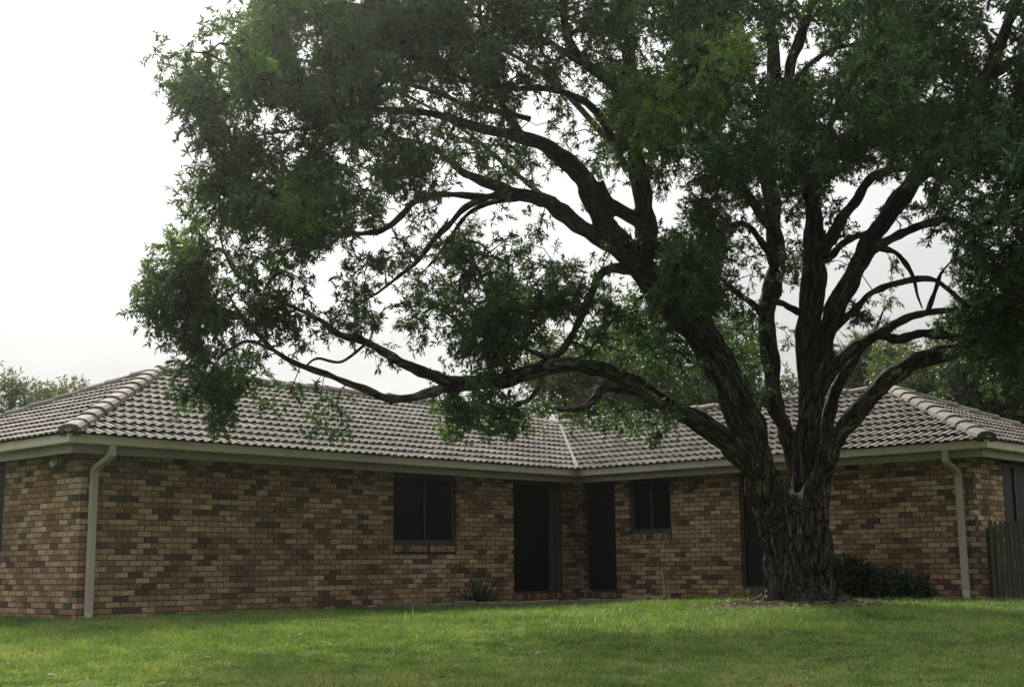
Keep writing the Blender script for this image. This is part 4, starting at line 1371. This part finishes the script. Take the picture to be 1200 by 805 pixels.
tag(new_obj('shoots', np_mesh('shoots', V.reshape(-1, 3), Fc, {'bark': V.reshape(-1, 3) * 0.3}, True), tree, BARK), kind='stuff')
allL = [np.concatenate([a, b]) for a, b in zip(La, Lb)]
tag(new_obj('crown', leaf_mesh('crown', *allL), tree, LEAF), kind='stuff')
print('clumps', len(CL), 'leaves', len(allL[0]), 'nodes', len(N))


# ------------------------------------------------------------------ trees behind the house
def back_tree(px, py, depth, rx, ry, trunk_py, label, nclump, tint, leaf=(0.16, 0.05), seed=0, gap=0.0, droop=0.35):
    """crown centre at a pixel, radii in metres"""
    c = at(px, py, depth)
    gx = c.copy(); gx[2] = float(ground_z(c[0], c[1])) if depth < 60 else 0.0
    e = empty('garden_tree', tuple(gx), label, 'tree', 'trees behind the house')
    top = c[2] + ry * 0.4
    P = [gx + np.array([0, 0, -0.2]), gx * 0.5 + c * 0.5 + rng.normal(0, 0.15, 3), np.array([c[0], c[1], c[2] - ry * 0.2]), np.array([c[0] + .2, c[1], top])]
    Q, q = smooth_path(P, [0.2, 0.15, 0.1, 0.03], 6)
    V, Fc = tube(Q, q, 9)
    new_obj('trunk', np_mesh('trunk', V, Fc, {'bark': V * np.array([1, 1, .15])}, True), e, BARK)
    parts = []
    cent = []
    lobes = [unit(rng.normal(0, 1, (1, 3)))[0] * np.array([rx, rx, ry]) * rng.uniform(0.35, 0.85) for _ in range(11)]
    for lb in lobes:
        a = Q[int(len(Q) * rng.uniform(0.5, 0.95))]
        b = c + lb
        mid = (a + b) / 2 + rng.normal(0, 0.12, 3)
        LQ, lq = smooth_path([a, mid, b], [0.055, 0.035, 0.012], 5)
        parts.append(tube(LQ, lq, 6))
        kk = nclump // 11
        cent.append(b + rng.normal(0, 1, (kk, 3)) * np.array([rx, rx, ry]) * 0.22)
    V, Fc = join_np(parts)
    new_obj('limbs', np_mesh('limbs', V, Fc, {'bark': V * np.array([1, 1, .3])}, True), e, BARK)
    C = np.vstack(cent)
    o = unit(C - c)
    Lf = shoots_leaves(C, o, 5, 11, 0.4, 0.12, leaf[0], leaf[1], droop, np.clip(rng.normal(tint, 0.13, len(C)), 0.05, 0.95), 0.1)
    tag(new_obj('crown', leaf_mesh('crown', *Lf), e, BLEAF), kind='stuff')


back_tree(60, 488, 45, 1.4, 1.2, 600, 'pale green leafy tree top over the left roof hip', 190, 0.62)
back_tree(8, 486, 43, 1.1, 1.2, 600, 'sparse tree top at the left edge above the roof', 90, 0.55)
back_tree(685, 455, 36, 2.0, 1.6, 600, 'yellow-green tree behind the roof valley', 420, 0.6)
back_tree(775, 430, 38, 2.2, 2.2, 600, 'light green tree behind the roof, left of the thick trunk', 560, 0.5)
back_tree(865, 455, 40, 2.0, 1.8, 600, 'dark tree behind the roof seen between the forked stems', 330, 0.35)
back_tree(1080, 440, 37, 1.7, 1.3, 600, 'pale green tree just over the right roof hip', 300, 0.62)
back_tree(1165, 445, 34, 1.9, 1.6, 600, 'dense dark green tree behind the right roof hip', 620, 0.18)
back_tree(1030, 425, 41, 1.3, 1.0, 600, 'spiky bright tree top above the right roof ridge', 150, 0.5, (0.4, 0.035), droop=0.1)
back_tree(1240, 430, 36, 2.0, 2.0, 600, 'dark tree at the right edge behind the house', 420, 0.15)

# ------------------------------------------------------------------ fence, shrubs, edging, stake, lamps
fd = np.array([0.80, -0.60])
fo = np.array([LA + 0.06, -LB - 0.16])
fence = empty('picket_fence', (fo[0], fo[1], float(ground_z(*fo))), 'weathered dark timber picket fence beside the right corner of the house', 'fence')
fang = math.atan2(fd[1], fd[0])


def fence_pt(u, z, n):
    return (fo[0] + fd[0] * u - fd[1] * n * -1, fo[1] + fd[1] * u + fd[0] * n * -1, z)


for i in range(30):
    u = 0.03 + i * 0.088
    g = float(ground_z(fo[0] + fd[0] * u, fo[1] + fd[1] * u))
    h = g + 1.28 + random.gauss(0, 0.015)
    wd = 0.066
    ln = random.gauss(0, 0.006)
    mb = MB()
    front, back = 0.012, -0.008
    pr = [(u, g - 0.05), (u + wd, g - 0.05), (u + wd + ln, h - 0.07), (u + wd / 2 + ln, h), (u + ln, h - 0.07)]
    vs = [fence_pt(a, z, front) for a, z in pr] + [fence_pt(a, z, back) for a, z in pr]
    mb.add(vs, [(0, 1, 2, 3, 4), (9, 8, 7, 6, 5)] + [(k_, (k_ + 1) % 5, 5 + (k_ + 1) % 5, 5 + k_) for k_ in range(5)])
    mb.build('picket', WOODGREY, fence)
for zz in (0.35, 1.0):
    mb = MB()
    z0 = float(ground_z(*fo)) + zz
    mb.hexa([fence_pt(a, z, n) for z in (z0, z0 + 0.07) for a, n in ((0, -0.01), (2.7, -0.01), (2.7, -0.05), (0, -0.05))])
    mb.build('rail', WOODGREY, fence)
for u in (0.06, 1.9):
    mb = MB()
    z0 = float(ground_z(*fo))
    mb.hexa([fence_pt(a, z, n) for z in (z0 - 0.2, z0 + 1.15) for a, n in ((u, -0.052), (u + .09, -0.052), (u + .09, -0.14), (u, -0.14))])
    mb.build('post', WOODGREY, fence)


def strap_plant(name, x, y, n, length, width, spread, label, cat, mat, tint):
    g = float(ground_z(x, y))
    e = empty(name, (x, y, g), label, cat)
    parts, tt = [], []
    for i in range(n):
        a = rng.uniform(0, 2 * math.pi); el = rng.uniform(0.35, 1.35)
        L = length * rng.uniform(0.6, 1.1)
        d = np.array([math.cos(a) * math.cos(el), math.sin(a) * math.cos(el), math.sin(el)])
        sd = np.array([-math.sin(a), math.cos(a), 0])
        b0 = np.array([x + rng.normal(0, spread), y + rng.normal(0, spread), g - 0.02])
        V = []
        for k_, t in enumerate((0, 0.3, 0.65, 1.0)):
            p = b0 + d * L * t + np.array([0, 0, -0.35 * L * t * t * (1.2 - math.sin(el))])
            w_ = width * (0.8, 1.0, 0.75, 0.08)[k_] / 2
            V += [p - sd * w_, p + sd * w_]
        parts.append((np.array(V), np.array([(0, 1, 3, 2), (2, 3, 5, 4), (4, 5, 7, 6)])))
        tt += [np.clip(rng.normal(tint, 0.25), 0, 1)] * 8
    V, Fc = join_np(parts)
    tag(new_obj('leaves', np_mesh('leaves', V, Fc, {'tint': np.array(tt)}), e, mat), kind='stuff')
    Vs_, Fs_ = tube([[x, y, g - 0.1], [x, y, g + 0.05], [x, y, g + 0.12]], [0.05, 0.05, 0.02], 8)
    new_obj('stem', np_mesh('stem', Vs_, Fs_, {'bark': Vs_}), e, BARK)


strap_plant('strap_leaf_plant', 7.75, -0.55, 110, 0.66, 0.05, 0.1, 'small spiky strap-leaf plant by the wall below the larger window', 'plant', SHRUBLEAF, 0.8)


def bush(name, x, y, w, h, n, label, elong):
    g = float(ground_z(x, y))
    e = empty(name, (x, y, g), label, 'shrub')
    C = rng.normal(0, 1, (n, 3)); C = unit(C) * (rng.uniform(0.3, 1, n) ** 0.5)[:, None]
    C[:, 2] = np.abs(C[:, 2])
    edge = 0.85 + 0.3 * np.sin(C[:, 1] * 5) * np.cos(C[:, 0] * 4)
    P = np.stack([x + C[:, 0] * w * elong[0], y + C[:, 1] * w * elong[1], g + 0.05 + C[:, 2] * h * edge], -1)
    # lower on the right-hand side
    Lf = shoots_leaves(P, unit(C + np.array([0, 0, 0.3])), 4, 10, 0.16, 0.04, 0.085, 0.028, 0.1, np.clip(rng.normal(0.35, 0.2, n), 0, 1), 0.1)
    tag(new_obj('foliage', leaf_mesh('foliage', *Lf), e, SHRUBLEAF), kind='stuff')
    parts = []
    for _ in range(9):
        b = P[rng.integers(n)]
        Q, q = smooth_path([[x + rng.normal(0, .08), y + rng.normal(0, .08), g - .05], (np.array([x, y, g]) + b) / 2 + np.array([0, 0, .05]), b], [.018, .012, .004], 4)
        parts.append(tube(Q, q, 5))
    V, Fc = join_np(parts)
    new_obj('stems', np_mesh('stems', V, Fc, {'bark': V}), e, BARK)


bush('low_shrub', LA - 0.62, -6.55, 0.55, 0.68, 260, 'dark rounded shrub against the brick wall right of the trunk', (0.7, 1.0))
bush('low_shrub', LA - 0.55, -7.35, 0.5, 0.36, 190, 'lower dark shrub between the rounded shrub and the right downpipe', (0.7, 1.1))

# garden bed in the inside corner with a broken concrete edging
edge_pts = [(5.5, -0.35), (6.1, -1.1), (6.9, -1.6), (7.7, -1.85), (8.5, -2.0), (9.05, -2.4), (9.3, -3.0), (9.3, -3.7)]
EP, _ = smooth_path([(x, y, 0) for x, y in edge_pts], [1] * len(edge_pts), 8)
BEDPOLY = np.vstack([EP[:, :2], [(LA, -3.8), (LA, 0.0), (5.5, 0.0)]])
vs, fs = [], []
for i, p in enumerate(EP):
    wx, wy = (p[0], 0.0) if i <= 32 else (LA, p[1])
    vs.append((p[0], p[1], float(ground_z(p[0], p[1])) + 0.012)); vs.append((wx, wy, float(ground_z(wx, wy)) + 0.03))
for i in range(len(EP) - 1):
    if i != 32: fs.append((2 * i, 2 * i + 2, 2 * i + 3, 2 * i + 1))
ci = len(vs); vs.append((LA, 0.0, float(ground_z(LA, 0)) + 0.03))
fs += [(64, 66, ci), (64, ci, 65), (66, 67, ci)]
mb = MB(); mb.add(vs, fs)
tag(mb.build('garden_bed', SOIL), 'dark bare garden bed in the inside corner of the house', 'garden bed', kind='structure')
edging = empty('garden_edging', (8.5, -2.0, 0), 'low broken concrete edging along the garden bed in the house corner', 'edging')
acc = np.concatenate([[0], np.cumsum(np.linalg.norm(np.diff(EP, axis=0), axis=1))])
s = 0.0
while s < acc[-1] - 0.3:
    ln = random.uniform(0.28, 0.5)
    pa = np.array([np.interp(s, acc, EP[:, k_]) for k_ in range(2)]); pb = np.array([np.interp(s + ln, acc, EP[:, k_]) for k_ in range(2)])
    d = (pb - pa) / np.linalg.norm(pb - pa); nrm = np.array([-d[1], d[0]])
    h0 = float(ground_z(*pa)) + random.uniform(0.085, 0.125); h1 = h0 + random.uniform(-0.012, 0.012)
    wv = random.uniform(0.045, 0.065)
    c = []
    for hh in (None, 1):
        for p, hz in ((pa - nrm * wv, h0), (pb - nrm * wv, h1), (pb + nrm * wv, h1), (pa + nrm * wv, h0)):
            c.append((p[0], p[1], -0.08 if hh is None else hz))
    mb = MB(); mb.hexa(c)
    if random.random() < 0.9: mb.build('edging_block', STONE, edging, bevel=0.012)
    s += ln + random.uniform(0.01, 0.05)

sx, sy = LA - 0.30, -2.45
Q, q = smooth_path([(sx, sy, -0.1), (sx + 0.005, sy, 0.25), (sx - 0.012, sy + 0.02, 0.52), (sx - 0.02, sy + 0.015, 0.66)], [0.034, 0.032, 0.03, 0.026], 5)
V, Fc = tube(Q, q, 8)
tag(new_obj('garden_stake', np_mesh('garden_stake', np.vstack([V, Q[-1:] + [0, 0, .012]]), np.vstack([Fc, [(len(V) - 8 + k_, len(V) - 8 + (k_ + 1) % 8, len(V), len(V)) for k_ in range(0)]]) if False else Fc), None, STAKE),
    'upright wooden stake standing before the small window', 'stake')

# a bent dead stalk with one white bloom
fx, fy = LA - 0.42, -0.62
e = empty('flowering_stalk', (fx, fy, 0.03), 'bent dry stalk with one white bloom in the house corner bed', 'plant')
Q, q = smooth_path([(fx - .03, fy + .05, -0.02), (fx - .02, fy + .02, 0.15), (fx + .01, fy - 0.02, 0.30), (fx + .03, fy - 0.06, 0.25), (fx + .05, fy - 0.12, 0.17)], [.009, .008, .006, .005, .004], 5)
V, Fc = tube(Q, q, 6)
new_obj('stalk', np_mesh('stalk', V, Fc), e, STAKE)
for k_ in range(6):
    a = k_ * math.pi / 3
    c = np.array([fx + .03, fy - .07, 0.2])
    d = np.array([math.cos(a), math.sin(a), 0.3]); sd = np.array([-math.sin(a), math.cos(a), 0])
    V = np.array([c, c + d * .03 + sd * .016, c + d * .052, c + d * .03 - sd * .016])
    new_obj('petal', np_mesh('petal', V, np.array([(0, 1, 2, 3)])), e, PETAL)

# twin flood light under the left eave
lx, ly = -0.12, 0.42
fl = empty('flood_light', (lx, ly, 2.39), 'small twin flood light under the eave at the left corner', 'lamp')
mb = MB(); mb.box(lx - .05, lx + .05, ly - .05, ly + .05, 2.355, 2.392); mb.build('mount', FRAME, fl)
for sgn in (-1, 1):
    c = np.array([lx - 0.03, ly - 0.02 + sgn * 0.14, 2.27])
    ax = np.array([-0.75, 0.35 * sgn, -0.35]); ax /= np.linalg.norm(ax)
    Q = np.array([c - ax * 0.08, c - ax * 0.07, c - ax * 0.02, c + ax * 0.05, c + ax * 0.055, c + ax * 0.05])
    V, Fc = tube(Q, np.array([0.004, 0.028, 0.034, 0.055, 0.05, 0.004]), 12)
    hd = new_obj('lamp_head', np_mesh('lamp_head', V, Fc, smooth=True), fl, LAMPWHITE if sgn > 0 else FRAME)
    V, Fc = tube(np.array([c - ax * .05, [lx, ly + sgn * 0.03, 2.36]]), np.array([.01, .01]), 6)
    new_obj('arm', np_mesh('arm', V, Fc), fl, FRAME)

# ------------------------------------------------------------------ grass and litter
def in_house(x, y):
    return ((x > -0.02) & (x < LA + WB) & (y > -0.02) & (y < WA)) | ((x > LA - 0.02) & (x < LA + WB) & (y > -LB - 0.02) & (y < WA))


def in_bed(x, y):
    ins_ = np.zeros(len(x), bool)
    P = BEDPOLY
    for (x0, y0), (x1, y1) in zip(P, np.roll(P, -1, 0)):
        c = ((y0 > y) != (y1 > y))
        ins_ ^= c & (x < (x1 - x0) * (y - y0) / (y1 - y0 + 1e-12) + x0)
    return ins_


NB = 700000
u = rng.uniform(0, 1, NB)
d = 8.8 * (25.5 / 8.8) ** (u ** 0.92)
lat = rng.uniform(-0.46, 0.46, NB) * d
gx = CAM[0] + FH[0] * d + RH[0] * lat
gy = CAM[1] + FH[1] * d + RH[1] * lat
rt = np.hypot(gx - TREE_XY[0], gy - TREE_XY[1])
patch = np.array([0.0])
def fbm(x, y, sc, seed):
    r = np.random.default_rng(seed); o = np.zeros_like(x); a = 1.0; f = sc
    for _ in range(5):
        for _ in range(3):
            th, p = r.uniform(0, 6.28), r.uniform(0, 6.28, 3)
            u_, v_ = x * math.cos(th) + y * math.sin(th), -x * math.sin(th) + y * math.cos(th)
            o += a * np.sin(f * u_ + p[0] + 1.7 * np.sin(f * 0.6 * v_ + p[1])) * np.sin(f * 0.8 * v_ + p[2] + 1.3 * np.sin(0.7 * f * u_))
        a *= 0.62; f *= 1.93
    return o / o.std()


ang_n = fbm(gx, gy, 0.9, 5)
fine = fbm(gx, gy, 7.0, 6)
bare = (rt < 2.1 + 0.4 * ang_n + 0.3 * fine) & (rng.uniform(0, 1, NB) < np.clip(1.05 - 0.22 * np.clip(rt - 0.8, 0, 3), 0.55, 0.97))
keep = ~in_house(gx, gy) & ~in_bed(gx, gy) & ~bare & (rt > 0.62)
thinp = (fine + 0.3 * ang_n > 1.35) & (rng.uniform(0, 1, NB) < 0.9)
keep &= ~thinp
gx, gy, d, rt, ang_n, fine = gx[keep], gy[keep], d[keep], rt[keep], ang_n[keep], fine[keep]
n = len(gx)
gz = ground_z(gx, gy) - 0.012
hgt = np.clip((0.030 + 0.020 * sstep(12.5, 15.5, d)) * rng.normal(1, 0.33, n) * (1 + 0.15 * ang_n - 0.28 * np.clip(fine, -1.5, 1.5)), 0.01, 0.13)
long_ = rng.uniform(0, 1, n) < 0.02
hgt[long_] *= 1.7
az = rng.uniform(0, 2 * math.pi, n)
lean = rng.uniform(0.2, 1.6, n) * hgt
wd = rng.uniform(0.0035, 0.0065, n) * np.clip(d / 13, 0.9, 1.7)
tipx, tipy = gx + np.cos(az) * lean, gy + np.sin(az) * lean
az2 = rng.uniform(0, 2 * math.pi, n)
V = np.zeros((n, 3, 3))
V[:, 0] = np.stack([gx - np.cos(az2) * wd, gy - np.sin(az2) * wd, gz], -1)
V[:, 1] = np.stack([gx + np.cos(az2) * wd, gy + np.sin(az2) * wd, gz], -1)
V[:, 2] = np.stack([tipx, tipy, gz + hgt], -1)
latk = (gx - CAM[0]) * RH[0] + (gy - CAM[1]) * RH[1]
dry = 0.14 * (1 - sstep(11.5, 14.5, d + 0.8 * ang_n))
tint = np.clip(rng.normal(0.47, 0.15, n) + 0.10 * ang_n + 0.15 * fine + dry + np.where(rng.uniform(0, 1, n) < 0.07, 0.4, 0), 0, 1)
tag(new_obj('grass', np_mesh('grass', V.reshape(-1, 3), np.arange(n * 3).reshape(-1, 3), {'tint': np.repeat(tint, 3)}), None, GRASS),
    'short green grass blades covering the front lawn', 'grass', kind='stuff')

# shed bark and twigs round the foot of the trunk
LITTER = simple_mat('shed_bark', (0.13, 0.10, 0.068), 0.95, 0.5, 25)
parts = []
for _ in range(900):
    a, r = rng.uniform(0, 2 * math.pi), 0.5 + abs(rng.normal(0.3, 0.55))
    x, y = TREE_XY[0] + r * math.cos(a), TREE_XY[1] + r * math.sin(a)
    z = float(ground_z(x, y)) + rng.uniform(0, 0.025)
    b = rng.uniform(0, math.pi); L = rng.uniform(0.05, 0.26); w_ = rng.uniform(0.006, 0.02); tl = rng.normal(0, 0.12)
    dv = np.array([math.cos(b), math.sin(b), tl]) * L / 2; sv = np.array([-math.sin(b), math.cos(b), 0]) * w_
    c = np.array([x, y, z])
    upv = np.array([0, 0, 0.012])
    parts.append((np.array([c - dv - sv, c + dv - sv * .6, c + dv + sv * .6, c - dv + sv, c - dv * .2 + upv + sv * 0, c + dv * .3 + upv]),
                  np.array([(0, 1, 5, 4), (2, 3, 4, 5), (0, 4, 3, 3)])[:2]))
V, Fc = join_np(parts)
tag(new_obj('bark_litter', np_mesh('bark_litter', V, Fc), None, LITTER), 'shed bark strips and twigs scattered round the trunk foot', 'litter', kind='stuff')

# fallen leaves lying on the lawn
nf = 800
d = rng.uniform(10, 21, nf); lat = rng.uniform(-0.42, 0.42, nf) * d
fx_ = CAM[0] + FH[0] * d + RH[0] * lat; fy_ = CAM[1] + FH[1] * d + RH[1] * lat
k_ = ~in_house(fx_, fy_) & ~in_bed(fx_, fy_)
fx_, fy_ = fx_[k_], fy_[k_]
P = np.stack([fx_, fy_, ground_z(fx_, fy_) + rng.uniform(0.012, 0.035, len(fx_))], -1)
dr = unit(rng.normal(0, 1, P.shape) * np.array([1, 1, 0.25])); nr = unit(rng.normal(0, 0.35, P.shape) + np.array([0, 0, 1.0]))
FALLEN = make_leaf_mat('fallen_leaf', [(0.0, (0.05, 0.035, 0.02)), (0.5, (0.14, 0.09, 0.045)), (1.0, (0.27, 0.2, 0.1))], 0.1, 0.7)
tag(new_obj('fallen_leaves', leaf_mesh('fallen_leaves', P, dr, nr, rng.uniform(0.04, 0.085, len(P)), rng.uniform(0.012, 0.022, len(P)), rng.uniform(0, 1, len(P))), None, FALLEN),
    'dry brown fallen leaves scattered on the lawn', 'leaves', kind='stuff')

# ------------------------------------------------------------------ thin forward-scattering haze, added for a veiling glow towards the sun
mb = MB(); mb.box(-1400, 1400, -1400, 1400, -3.2, 14.5)
hz = mb.build('haze', None)
hm = bpy.data.materials.new('glow_haze'); hm.use_nodes = True
hn = hm.node_tree.nodes
hn.remove(hn['Principled BSDF'])
pv = hn.new('ShaderNodeVolumePrincipled')
pv.inputs['Color'].default_value = (0.96, 0.95, 0.9, 1)
pv.inputs['Density'].default_value = 0.00068
pv.inputs['Anisotropy'].default_value = 0.89
hm.node_tree.links.new(pv.outputs[0], hn['Material Output'].inputs['Volume'])
hz.data.materials.append(hm)
tag(hz, 'thin haze added to give a veiling glow towards the sun', 'haze', kind='stuff')
